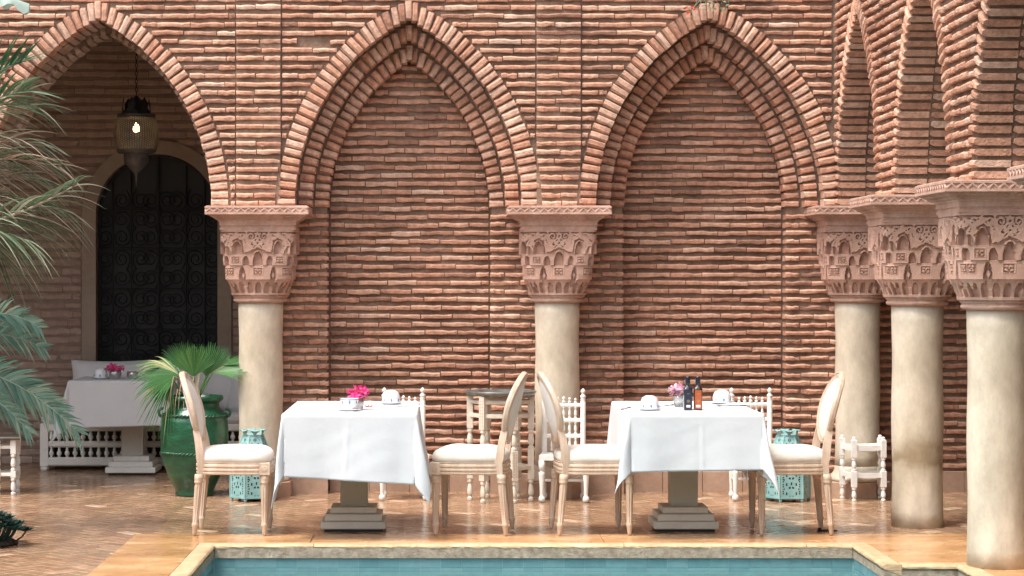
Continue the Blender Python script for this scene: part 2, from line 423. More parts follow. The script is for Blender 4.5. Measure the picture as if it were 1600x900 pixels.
for a in range(-130, 121):
    for b in range(-75, 61):
        for kind in (0, 1):
            if kind == 0: px, py = a + 1, a + 4 * b + .5
            else: px, py = a + .5, a + 4 * b + 2
            px *= W_; py *= W_
            x = px * ca - py * sa; y = px * sa + py * ca + 13.5
            if not (-6.2 < x < 4.8 and 9.0 < y < 18.3): continue
            if in_slab(x, y, .07): continue
            tl.append((x, y, kind))
def tscore(q):
    x, y, k = q
    u = 690 + x * F / y; v = 438 + CAMZ * F / y
    return (1 if 10 < u < 1590 and v < 890 and v > 745 else 0) * (100 - y)
tl.sort(key=lambda q: -tscore(q))
def tmat(q):
    x, y, k = q
    return (Matrix.Translation((x, y, U(-.0012, .0008))) @ Matrix.Rotation(R(45) + (PI / 2 if k else 0) + U(-.01, .01), 4, 'Z')
            @ Matrix.Rotation(U(-.012, .012), 4, 'X') @ Matrix.Rotation(U(-.008, .008), 4, 'Y'))
for q in tl[:300]:
    o = bpy.data.objects.new('floor_tile', tmesh[rng.randrange(28)]); C.objects.link(o); o.parent = ground; o.matrix_local = tmat(q)
V = []; Fs = []; T = []; off = 0
tarr = [np.array(m.v) for m in tv]
for q in tl[300:]:
    k = rng.randrange(28); A = np.array(tmat(q)); V.append(tarr[k] @ A[:3, :3].T + A[:3, 3])
    Fs.extend([tuple(i + off for i in f) for f in tv[k].f]); T.extend(tv[k].t); off += len(tarr[k])
me = bpy.data.meshes.new('floor_tiling'); me.from_pydata(np.concatenate(V).tolist(), [], Fs)
at = me.attributes.new('tint', 'FLOAT', 'FACE'); at.data.foreach_set('value', T); me.materials.append(MATS['floor_tile']); me.update()
o = bpy.data.objects.new('floor_tiling', me); C.objects.link(o); o.parent = ground; o['kind'] = 'stuff'

# border of polished ochre slabs with a pale rounded coping stone along the water
pool = thing('swimming_pool', 'turquoise tiled pool with pale stone coping and ochre slab surround', 'pool', (0, 0, 0))
def slab(x0, x1, y0, y1):
    mb = MB(); mb.box(x0 + .002, x1 - .002, y0 + .002, y1 - .002, -.1, .006, bev=.004); return obj('border_slab', mb, 'slab', pool)
CW = .095
sx = [PXL - .53, PX(490, 13), .95, 2.30, 3.6]
for a, b in zip(sx[:-1], sx[1:]):
    slab(a, b, PY1 + CW, 13.07)
yy = [PY1 + CW, 11.0, 9.3, 7.4, 5.5, PY0 + CW]
for a, b in zip(yy[1:], yy[:-1]): slab(PXL - .53, PXL - CW, a, b)
slab(PXR + CW, 3.6, PY2 + CW, PY1 + CW)
yy = [PY2 + CW, 9.6, 7.6, 5.7, PY0 + CW]
for a, b in zip(yy[1:], yy[:-1]): slab(PXR2 + CW, 3.6, a, b)
def coping(pts):
    """pts: run along the pool edge; inner side on the left of travel. Rounded nosing, slightly proud."""
    (xa, ya), (xb, yb) = pts
    d = Vector((xb - xa, yb - ya, 0)); L = d.length; d.normalize(); nrm = Vector((d.y, -d.x, 0))    # outward from pool
    prof = [(.004, -.016), (-.003, -.012), (-.004, -.003), (.003, .006), (.014, .0095), (CW - .012, .0095), (CW, .006), (CW, -.05)]
    n = max(2, int(L / .04)); mb = MB(); vs = []
    for i in range(n + 1):
        t = .002 + (L - .004) * i / n
        for j, (o_, z) in enumerate(prof):
            w = U(-.002, .002) if 1 <= j <= 4 else 0
            p = Vector((xa, ya, 0)) + d * t + nrm * (o_ + w); vs.append((p.x, p.y, z + w * .8))
    m = len(prof); fs = []
    for i in range(n):
        for j in range(m - 1): fs.append((i * m + j, (i + 1) * m + j, (i + 1) * m + j + 1, i * m + j + 1))
    fs.append(tuple(range(m))); fs.append(tuple(range(n * m + m - 1, n * m - 1, -1)))
    mb.add(vs, fs); return obj('coping_stone', mb, 'coping', pool, smooth=False)
def face(x0, x1, y0, y1):
    mb = MB(); mb.box(min(x0, x1), max(x0, x1), min(y0, y1), max(y0, y1), -.062, -.006); return mb
cx_ = [PXL - CW, PX(490, 12.53), 1.05, 2.1, PXR]
for a, b in zip(cx_[:-1], cx_[1:]): coping(((a, PY1), (b, PY1))[::-1])
ys = [PY1, 11.2, 9.4, 7.6, 5.8, PY0]
for a, b in zip(ys[:-1], ys[1:]): coping(((PXL, a), (PXL, b)))
coping(((PXR, PY2), (PXR, PY1 + CW)))
coping(((PXR2, PY2), (PXR + CW, PY2)))
ys = [PY2 + CW, 9.9, 8.0, 6.0, PY0]
for a, b in zip(ys[:-1], ys[1:]): coping(((PXR2, b), (PXR2, a)))
# rough stone band under the nosing
def band(name, x0, x1, y0, y1, z0, z1, mat):
    mb = MB(); mb.box(min(x0, x1), max(x0, x1), min(y0, y1), max(y0, y1), z0, z1); return obj(name, mb, mat, pool)
band('stone_band', PXL, PXR, PY1 - .002, PY1 + .06, -.07, -.008, 'coping_face')
band('stone_band', PXL - .06, PXL - .004, PY0, PY1 + .06, -.07, -.008, 'coping_face')
band('stone_band', PXR + .004, PXR + .06, PY2 + .004, PY1 + .06, -.07, -.008, 'coping_face')
band('stone_band', PXR + .06, PXR2, PY2 + .004, PY2 + .06, -.07, -.008, 'coping_face')
band('stone_band', PXR2 + .004, PXR2 + .06, PY0, PY2 + .06, -.07, -.008, 'coping_face')
# walls and bottom of the basin
band('basin_wall', PXL - .06, PXR + .06, PY1 + .014, PY1 + .12, -1.3, -.07, 'pool_grout')
band('basin_wall', PXL - .12, PXL - .012, PY0, PY1 + .014, -1.3, -.07, 'pool_grout')
band('basin_wall', PXR + .012, PXR + .1, PY2 + .014, PY1 + .014, -1.3, -.07, 'pool_grout')
band('basin_wall', PXR + .1, PXR2 + .12, PY2 + .014, PY2 + .12, -1.3, -.07, 'pool_grout')
band('basin_wall', PXR2 + .012, PXR2 + .1, PY0, PY2 + .014, -1.3, -.07, 'pool_grout')
band('basin_wall', PXL - .12, PXR2 + .12, PY0 - .1, PY0, -1.3, -.02, 'pool_grout')
band('basin_floor', PXL - .1, PXR2 + .1, PY0, PY1 + .1, -1.35, -1.3, 'pool_tile')
# glazed tiles of the waterline, above and below the surface
tq = []
def tiles_row(fixed, a, b, axis, sgn):
    L_ = .115; n = int(abs(b - a) / L_)
    for i in range(n):
        for k in range(2):
            z1 = -.072 - k * .056
            m = min(a, b) + (i + .5) * abs(b - a) / n
            tq.append((fixed, m, z1, axis, sgn, abs(b - a) / n))
tiles_row(PY1 + .014, PXL, PXR, 'x', -1)
tiles_row(PXL - .012, PY0 + .1, PY1, 'y', 1)
tiles_row(PXR + .012, PY2, PY1, 'y', -1)
tiles_row(PY2 + .014, PXR, PXR2, 'x', -1)
for fx, m, z1, ax, sg, w in tq:
    mb = MB(); h = w / 2 - .0008
    if ax == 'x': mb.box(m - h, m + h, fx - .004, fx + .004, z1 - .0545, z1, bev=.0012, tint=U(.2, .8))
    else: mb.box(fx - .004, fx + .004, m - h, m + h, z1 - .0545, z1, bev=.0012, tint=U(.2, .8))
    obj('pool_tile', mb, 'pool_tile', pool)
# water
wm = bpy.data.materials.new('water'); wm.use_nodes = True
n = wm.node_tree; b = n.nodes['Principled BSDF']
b.inputs['Base Color'].default_value = (.55, .86, .87, 1); b.inputs['Roughness'].default_value = .02
b.inputs['IOR'].default_value = 1.33; b.inputs['Transmission Weight'].default_value = .9
tcn = n.nodes.new('ShaderNodeTexCoord'); nz = n.nodes.new('ShaderNodeTexNoise'); nz.inputs['Scale'].default_value = 5
nz.inputs['Detail'].default_value = 2
bp = n.nodes.new('ShaderNodeBump'); bp.inputs['Strength'].default_value = .10; bp.inputs['Distance'].default_value = .02
n.links.new(tcn.outputs['Object'], nz.inputs['Vector']); n.links.new(nz.outputs['Fac'], bp.inputs['Height']); n.links.new(bp.outputs[0], b.inputs['Normal'])
MATS['water'] = wm
mb = MB(); zw = -.146
mb.add([(PXL - .012, PY0, zw), (PXR2 + .012, PY0, zw), (PXR2 + .012, PY2 + .014, zw), (PXR + .012, PY2 + .014, zw), (PXR + .012, PY1 + .014, zw), (PXL - .012, PY1 + .014, zw)], [(0, 1, 2, 3, 4, 5)])
wat = obj('water', mb, 'water'); tag(wat, 'still blue green pool water mirroring the wall', None, kind='structure')

# ------------------------------------------------------------------ back wall with open arch and two blind arches
AC = -.689                                    # centre offset of the concentric pointed arches
def ahalf(z, Rr, c=AC):
    h = z - ZS
    if h <= 0: return c + Rr
    q = Rr * Rr - h * h
    if q <= 0: return -1
    return c + math.sqrt(q)
def arch_pts(cx, Rr, c=AC, n=26):
    ta = math.acos(-c / Rr)
    r_ = [(cx + c + Rr * math.cos(ta * i / n), ZS + Rr * math.sin(ta * i / n)) for i in range(n + 1)]
    l_ = [(2 * cx - x, z) for x, z in r_]
    return l_ + r_[::-1][1:]
def plate(mb, x0, x1, zb, zt, y0, y1, cx, Rr, c=AC, west=False, back=False):
    """wall plate facing -Y with a pointed opening; west=True swaps axes so that it faces -X"""
    P = (lambda x, y, z: (y, x, z)) if west else (lambda x, y, z: (x, y, z))
    pts = arch_pts(cx, Rr, c)
    for (xa, za), (xb, zb_) in zip(pts[:-1], pts[1:]):
        for yy_ in ((y0, y1) if back else (y0,)):
            mb.add([P(xa, yy_, za), P(xb, yy_, zb_), P(xb, yy_, zt), P(xa, yy_, zt)], [(0, 1, 2, 3)])
        mb.add([P(xa, y0, za), P(xa, y1, za), P(xb, y1, zb_), P(xb, y0, zb_)], [(0, 1, 2, 3)])
    w = c + Rr
    for a, b in ((x0, cx - w), (cx + w, x1)):
        if b - a < .001: continue
        for yy_ in ((y0, y1) if back else (y0,)):
            mb.add([P(a, yy_, zb), P(b, yy_, zb), P(b, yy_, zt), P(a, yy_, zt)], [(0, 1, 2, 3)])
        mb.add([P(a, y0, zb), P(b, y0, zb), P(b, y1, zb), P(a, y1, zb)], [(0, 1, 2, 3)])
    if zb < ZS:
        for x in (cx - w, cx + w):
            mb.add([P(x, y0, zb), P(x, y1, zb), P(x, y1, ZS), P(x, y0, ZS)], [(0, 1, 2, 3)])
def ring(bs, cx, Rin, wd, y, depth, par, c=AC, west=False, two=False, pri=.6, pale=.55, hs=(.98, 1.14)):
    Rm = Rin + wd / 2; ta = math.acos(-c / Rm)
    ta0 = ta; ta -= .020 / Rm; n = int(round(Rm * ta / .0595)); st = ta / n
    for s in (1, -1):
        for i in range(n):
            th = st * (i + .5) + U(-.0025, .0025)
            rr = Rm + U(-.004, .004)
            e = max(0, (th / ta - .72) / .28); ot = th + (PI / 2 - ta) * e * e
            for row in ((0, 1) if two else (0,)):
                if west:
                    o = Vector((y + U(-.004, .004) + row * depth, cx + s * (c + rr * math.cos(th)), ZS + rr * math.sin(th)))
                    xa = Vector((0, s * math.cos(ot), math.sin(ot))); ya = Vector((1, 0, 0))
                else:
                    o = Vector((cx + s * (c + rr * math.cos(th)), y + U(-.005, .004), ZS + rr * math.sin(th)))
                    xa = Vector((s * math.cos(ot), 0, math.sin(ot))); ya = Vector((0, 1, 0))
                za = xa.cross(ya)
                M = frame(o, xa, ya, za) @ Matrix.Rotation(U(-.03, .03), 4, 'Y')
                bs.add(M, wd * U(.95, 1.04), inview(o) * wd * pri * (.3 if row else 1), par, U(*hs) if not west else U(.66, .86), depth / .1 * .985, pale=pale if not west else .2)
def keystone(bs, cx, Rin, wd, y, depth):
    Rm = Rin + wd / 2; z = ZS + math.sqrt(Rm * Rm - AC * AC)
    bs.add(frame(Vector((cx, y, z - .004)), (0, 0, 1), (0, 1, 0), (-1, 0, 0)), wd * 1.02, .05, None, 1.1, depth / .1, pale=1)
ZT = 4.6
R1o, R1, R2, R3 = 1.612, 1.489, 1.379, 1.266
BAYS = [(-4.675, 'open'), (-2.42, 'open'), (-.2325, 'blind'), (1.889, 'blind')]
bw = thing('courtyard_wall', 'long terracotta brick wall with one open pointed arch and two blind arches', 'wall')
bricks = BrickSet(.226, .033, 'brick', n=72, wob=.006)
vous = BrickSet(.12, .047, 'brick', n=45, wob=.0028, segs=3)
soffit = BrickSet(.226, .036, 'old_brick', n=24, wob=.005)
mcore = MB()
edges = [COLX[0], COLX[1], COLX[2], COLX[3], SX]
for (cx, kind), xa, xb in zip(BAYS, edges[:-1], edges[1:]):
    if kind == 'open':
        plate(mcore, xa, xb, ZS, ZT, W0 + .028, W3, cx, R1 + .014, back=True)
        plate(mcore, xa, xb, ZS, ZT, W3 + .001, 16.0, cx, R1 - .03, back=True)
    else:
        plate(mcore, xa, xb, ZS, ZT, W0 + .028, W1 + .02, cx, R1 + .014)
        plate(mcore, xa, xb, ZS, ZT, W1 + .028, W2 + .02, cx, R2 + .014)
        plate(mcore, xa, xb, 0, ZT, W2 + .03, W3 + .02, cx, R3 + .014)
        mcore.box(xa, xb, W3 + .03, W3 + .3, 0, ZT)
for cx in COLX[:4]: mcore.box(cx - .155, cx + .155, W0 + .002, W0 + .03, ZS, ZT + .8)
mcore.box(-8.2, COLX[0] - .02, W0 + .022, 16.0, 0, ZT)
mcore.box(-8.2, SX + .2, W0 + .03, 16.0, ZT, ZT + .9)
mcore.box(SX + .2, 6.0, W3 + .03, W3 + .3, 0, ZT)        # end wall of the side gallery
mort = obj('mortar', mcore, 'mortar', bw)
def spans(z, lo, hi, holes):
    """subtract holes (list of (a,b)) from [lo,hi]"""
    r_ = [(lo, hi)]
    for a, b in holes:
        q = []
        for s, e in r_:
            if b <= s or a >= e: q.append((s, e)); continue
            if a > s: q.append((s, a))
            if b < e: q.append((b, e))
        r_ = q
    return r_
k = 0; z = ZS + .02
while z < 5.45:
    holes = []
    for cx, kind in BAYS:
        w = ahalf(z + .004, R1o + .012 if z < ZT else 0)
        if w > 0 and z < 4: holes.append((cx - w, cx + w))
    strips = [(cx - .162, cx + .162) for cx in COLX[:4]]
    for a, b in spans(z, -6.4, SX - .215, holes + strips):
        course(bricks, a, b, z, W0, k)
    for cx in COLX[:4]:
        for a, b in spans(z, cx - .158, cx + .158, holes): course(bricks, a, b, z, W0 - .022, k, ds=1.2, split=2 if k % 2 else (1 if k % 3 else 2))
    z += PITCH; k += 1
for cx, kind in BAYS:
    ring(vous, cx, R1, R1o - R1, W0 - .006, .17, None); keystone(vous, cx, R1, R1o - R1, W0 - .006, .15)
    if kind == 'blind':
        ring(vous, cx, R2, R1 - R2 - .016, W1, .165, None, pale=.3, hs=(.9, 1.08)); keystone(vous, cx, R2, R1 - R2 - .016, W1, .165); keystone(vous, cx, R3, R2 - R3 - .016, W2, .175)  # inner rings get fewer pale bricks, shade put into their colour
        ring(vous, cx, R3, R2 - R3 - .016, W2, .175, None, pale=.25, hs=(.9, 1.08))
    else:
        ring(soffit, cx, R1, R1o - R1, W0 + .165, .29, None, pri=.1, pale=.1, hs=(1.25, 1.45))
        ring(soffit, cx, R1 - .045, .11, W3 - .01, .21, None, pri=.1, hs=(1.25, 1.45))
k = 0; z = .19
while z < 3.2:
    for cx, kind in BAYS[2:]:
        w = ahalf(z, R3 - .002)
        if w > .04: course(bricks, cx - w, cx + w, z, W3, k)
        if z < ZS:
            for s in (-1, 1):
                a, b = sorted((cx + s * .579, cx + s * 1.05))
                b = min(b, SX - .1)
                course(bricks, a, b, z, W2, k, L=.2, ds=1.65, bond=.55)
    course(bricks, SX + .215, 5.2, z, W3, k)
    z += PITCH; k += 1
bricks.finish(bw, 300)
vous.finish(bw, 300, 'voussoir', 'voussoir_courses')
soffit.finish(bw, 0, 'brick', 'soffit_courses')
# skirting tiles along the foot of the wall
for a, b, y in ((BAYS[2][0] - .579, BAYS[2][0] + .579, W3), (BAYS[3][0] - .579, BAYS[3][0] + .579, W3), (SX + .215, 5.0, W3),
                (COLX[2] - .1, BAYS[2][0] - .581, W2), (BAYS[2][0] + .581, BAYS[3][0] - .581, W2), (BAYS[3][0] + .581, SX + .21, W2)):
    n_ = max(1, round((b - a) / .29))
    for i in range(n_):
        mb = MB(); mb.box(a + (b - a) * i / n_ + .002, a + (b - a) * (i + 1) / n_ - .002, y - .012 + U(0, .003), y + .05, -.01, .145, bev=.004)
        obj('skirting_tile', mb, 'skirting', bw)

# ------------------------------------------------------------------ side arcade
sw = thing('arcade_wall', 'brick arcade of tall pointed arches carried on columns beside the pool', 'wall')
sb = BrickSet(.226, .033, 'brick', n=40, wob=.0055)
sv = BrickSet(.12, .047, 'brick', n=36, wob=.0035, segs=3)
SF = SX - .21; SB = SX + .21
SC, SR = -.95, 1.61
sm = MB()
for y1_, y0_ in zip(SIDEY[:-1], SIDEY[1:]):
    plate(sm, y0_, y1_, ZS, ZT, SF + .03, SB, (y0_ + y1_) / 2, SR + .014, SC, west=True, back=True)
sm.box(SF + .03, SB, SIDEY[0], W0 + .05, ZS, ZT)
sm.box(SF + .03, SB, SIDEY[-1] - 1.0, W0 + .05, ZT, ZT + .9)
obj('mortar', sm, 'mortar', sw)
for y1_, y0_ in zip(SIDEY[:-1], SIDEY[1:]):
    ring(sv, (y0_ + y1_) / 2, SR, .12, SF, .205, None, SC, west=True, two=True, pri=.9)
k = 0; z = ZS + .02
while z < 5.45:
    holes = []
    for y1_, y0_ in zip(SIDEY[:-1], SIDEY[1:]):
        w = ahalf(z + .004, SR + .13, SC)
        if w > 0: holes.append(((y0_ + y1_) / 2 - w, (y0_ + y1_) / 2 + w))
    for a, b in spans(z, SIDEY[-1], W0 - .012, holes): course(sb, a, b, z, SF, k, face='west')
    z += PITCH; k += 1
sb.finish(sw, 300)
sv.finish(sw, 300, 'voussoir', 'voussoir_courses')

# gallery behind the arcade and loggia behind the open arch: roofs and outer walls that shade them, pale in the loggia to bounce light
def room(name, label, cat, parts):
    t = thing(name, label, cat)
    for nm, mat, bx in parts:
        mb = MB(); mb.box(*bx); obj(nm, mb, mat, t)
    return t
room('gallery_shell', 'plastered gallery ceiling and rear wall behind the side columns', 'building',
     [('ceiling', 'plaster', (SB - .01, 5.4, 5.6, W3 + .2, 4.2, 4.4)), ('rear_wall', 'plaster', (5.2, 5.4, 5.6, W3, -.01, 4.2))])
room('loggia_shell', 'plain plaster ceiling and side walls of the shaded loggia', 'building',
     [('ceiling', 'bounce_white', (-8.2, -.9, 16.001, 18.4, 3.75, 3.95)), ('side_wall', 'bounce_white', (-1.08, -.9, W3 + .33, 18.4, -.01, 3.75)),
      ('side_wall', 'bounce_white', (-8.2, -8.0, 16.001, 18.4, -.01, 3.75))])

room('opposite_sky_block', 'unseen plain wall added behind the viewpoint to block low sky light', 'building',
     [('wall', 'mortar', (-14, 8, -10.5, -10.0, -.01, 5.5))])  # unseen, added to block low sky light from behind the camera
room('left_sky_block', 'unseen plain wall added beyond the palms to block low sky light', 'building',
     [('wall', 'mortar', (-12.0, -11.6, -10.0, 18.4, -.01, 3.5))])  # unseen, added to block low sky light from the left
room('upper_sky_block', 'unseen plain wall added above the side gallery to cut sky light', 'building',
     [('wall', 'mortar', (SX + .05, 5.4, 5.6, W3 + .2, 5.52, 6.6))])  # unseen, added to cut sky light over the arcade side

# ------------------------------------------------------------------ loggia back wall with arched grille door
LW = 18.1
DX = PX(245, LW); DH = .506; DZ = 2.58 - DH
lw = thing('loggia_wall', 'weathered brown brick wall of the loggia around an arched doorway', 'wall')
mb = MB(); pts = [(DX - DH * math.cos(PI * i / 24), DZ + DH * math.sin(PI * i / 24)) for i in range(25)]
y0 = LW + .012
for (xa, za), (xb, zb_) in zip(pts[:-1], pts[1:]):
    mb.add([(xa, y0, za), (xb, y0, zb_), (xb, y0, 3.75), (xa, y0, 3.75)], [(0, 1, 2, 3)])
    mb.add([(xa, y0, za), (xa, y0 + .25, za), (xb, y0 + .25, zb_), (xb, y0, zb_)], [(0, 1, 2, 3)])
for a, b in ((-8.0, DX - DH), (DX + DH, -1.08)): mb.add([(a, y0, -.01), (b, y0, -.01), (b, y0, 3.75), (a, y0, 3.75)], [(0, 1, 2, 3)])
for x in (DX - DH, DX + DH): mb.add([(x, y0, -.01), (x, y0 + .25, -.01), (x, y0 + .25, DZ), (x, y0, DZ)], [(0, 1, 2, 3)])
obj('mortar', mb, 'old_mortar', lw)
lb = BrickSet(.27, .064, 'old_brick', n=30, wob=.004, depth=.05)
k = 0; z = .035
while z < 3.72:
    w = 0; h = z - DZ; ro = DH + .125
    if h <= 0: w = ro
    elif h < ro: w = math.sqrt(ro * ro - h * h)
    for a, b in spans(z, -5.6, -1.1, [(DX - w, DX + w)] if w else []): course(lb, a, b, z, LW, k, L=.27, jit=.003)
    z += .0715; k += 1
lb.finish(lw, 300)
mb = MB()                                   # door surround
def sur(th_or_z, r_): return (DX - r_ * math.cos(th_or_z), DZ + r_ * math.sin(th_or_z))
op = [(DX - DH - .115, -.01)] + [sur(PI * i / 28, DH + .115) for i in range(29)] + [(DX + DH + .115, -.01)]
ip = [(DX - DH, -.01)] + [sur(PI * i / 28, DH) for i in range(29)] + [(DX + DH, -.01)]
for i in range(len(op) - 1):
    a, b, c_, d = op[i], op[i + 1], ip[i + 1], ip[i]
    ya, yb = LW - .012, LW + .02
    mb.add([(a[0], ya, a[1]), (b[0], ya, b[1]), (c_[0], ya, c_[1]), (d[0], ya, d[1])], [(0, 1, 2, 3)])
    mb.add([(d[0], ya, d[1]), (c_[0], ya, c_[1]), (c_[0], yb, c_[1]), (d[0], yb, d[1])], [(0, 1, 2, 3)])
    mb.add([(a[0], ya, a[1]), (b[0], ya, b[1]), (b[0], yb, b[1]), (a[0], yb, a[1])], [(0, 1, 2, 3)])
obj('door_surround', mb, 'plaster', lw)
door = thing('grille_door', 'black arched door of scrolled wrought iron in the loggia wall', 'door', (DX, LW + .13, 0))
mb = MB(); pts = [(-DH * math.cos(PI * i / 24), DZ + DH * math.sin(PI * i / 24)) for i in range(25)]
pts = [(-DH, 0)] + pts + [(DH, 0)]
mb.add([(x, .05, z) for x, z in pts], [tuple(range(len(pts)))]); obj('door_leaf', mb, 'dark_door', door)
mb = MB(); mb.tube([(x * .985, 0, z - .008) for x, z in pts], .014, 6); obj('door_frame', mb, 'iron', door)
for x in (-.385, -.23, 0, .23, .385):
    h = DZ + math.sqrt(max(0, DH * DH - x * x)) - .01; mb = MB(); mb.tube([(x, 0, .01), (x, 0, h)], .007 if abs(x) > .01 else .012, 6); obj('upright_bar', mb, 'iron', door)
for z in (.12, .8, 1.12, 1.46, 1.8, 2.12):
    mb = MB(); mb.tube([(-DH + .01, 0, z), (DH - .01, 0, z)], .007, 6); obj('cross_bar', mb, 'iron', door)
sp = MB()
sp.tube([((.078 - .062 * t) * math.cos(t * 11), 0, (.078 - .062 * t) * math.sin(t * 11)) for t in [i / 26 for i in range(27)]], .005, 4)
sp.tube([(.078 * math.cos(-t), 0, .078 * math.sin(-t) - .05 * t * t * .6) for t in [i / 6 for i in range(7)]], .005, 4)
spm = mkmesh('scroll', sp, 'iron')
for zc in (.29, .46, .63, .88, 1.04, 1.21, 1.37, 1.55, 1.71, 1.89, 2.04, 2.2):
    for x, s in ((-.31, 1), (-.15, -1), (-.07, 1), (.07, -1), (.15, 1), (.31, -1), (-.445, -1), (.445, 1)):
        if zc > DZ and math.hypot(x, zc - DZ) > .42: continue
        o = obj('scroll', spm, None, door); o.location = (x, -.004, zc); o.scale = (s * U(.85, 1.02), 1, (1 if rng.random() > .5 else -1) * U(.85, 1.02))
# ------------------------------------------------------------------ columns
def cap_half(t):
    if t < .24: return .200 + .034 * (t / .24) ** 1.3
    if t < .455: return .243
    if t < .63: return .252
    return .262
def niche(u, t, uc, hw, t0, t1):
    if t < t0 or t > t1: return False
    q = (t - t0) / (t1 - t0)
    return abs(u - uc) < hw * math.sqrt(max(0, 1 - max(0, (q - .35) / .65) ** 1.6))
def flower(u, t, uc, tc, hw, ht):
    a, b = (u - uc) / hw, (t - tc) / ht
    if max(abs(a), abs(b)) > 1: return None
    if max(abs(a), abs(b)) > .82: return .002
    r_ = math.hypot(a, b); th = math.atan2(b, a)
    return .004 if r_ < .18 or (.3 < r_ < .42 + .32 * abs(math.sin(2 * th)) and abs(math.sin(2 * th)) > .35) else -.007
def frieze_lines():
    P = []
    def spiral(uc, tc, r0, a0, dirn, turns=1.5):
        for i in range(46):
            q = i / 45; a = a0 + dirn * q * turns * 2 * PI; r_ = r0 * (1 - .8 * q)
            P.append((uc + r_ / .262 * math.cos(a), tc + r_ / .46 * math.sin(a)))
    def stem(pts):
        for (a, b), (c_, d) in zip(pts[:-1], pts[1:]):
            for i in range(12): q = i / 12; P.append((a + (c_ - a) * q, b + (d - b) * q))
    spiral(.17, .895, .034, 2.5, 1); spiral(.40, .90, .028, .5, -1); spiral(.70, .905, .03, 2.6, 1); spiral(.90, .89, .026, 0, -1)
    spiral(.13, .775, .03, -1.2, -1); spiral(.30, .80, .026, 1.5, 1); spiral(.27, .715, .022, 3, 1); spiral(.77, .80, .028, 1.5, 1)
    stem([(0, .95), (.06, .9), (.0, .85), (.05, .8), (0, .73)]); stem([(.30, .95), (.28, .88), (.22, .84), (.2, .76), (.17, .69)])
    stem([(.55, .95), (.53, .9), (.57, .87), (.78, .84), (.86, .76), (.9, .68)]); stem([(.36, .86), (.38, .80), (.36, .72), (.33, .66)]); stem([(.70, .68), (.74, .74), (.72, .80)])
    return np.array(P)
FRZ = frieze_lines()
def cap_relief(u, t):
    au = abs(u); D_ = -.030
    if t < .24:
        for uc in (0, .29, .62, .9):
            if niche(au, t, uc, .10, .04, .20): return D_ * .9
        if t < .035: return .004
        if niche(au, t, .46, .1, .13, .46): return D_ * .6
        return 0
    if t < .455:
        if niche(au, t, .46, .1, .13, .44):
            q = (t - .13) / .31; w = abs(au - .46) / .1
            return D_ + (.015 if w < .3 + .25 * math.sin(q * 14) else 0)
        for uc in (0, .86):
            f = flower(au, t, uc, .365, .15, .062)
            if f is not None: return f
        return 0
    if t < .63:
        for uc, hw, t1 in ((0, .13, .645), (.34, .085, .6), (.95, .09, .6)):
            if niche(au, t, uc, hw, .455, t1): return D_
        f = flower(au, t, .62, .54, .13, .055)
        if f is not None: return f
        return 0
    for uc in (.55, .98):
        if niche(au, t, uc, .12, .63, .82): return D_
    if niche(au, t, 0, .13, .455, .665): return D_
    if t > .965: return .004
    # interlaced stems of the frieze
    for uc in (.55, .98):
        if niche(au, t, uc, .148, .62, .84): return .006
    if niche(au, t, 0, .158, .5, .685): return .006
    d2 = (((FRZ[:, 0] - au) * .262) ** 2 + ((FRZ[:, 1] - t) * .46) ** 2).min()
    return .005 if d2 < .0075 ** 2 else -.013
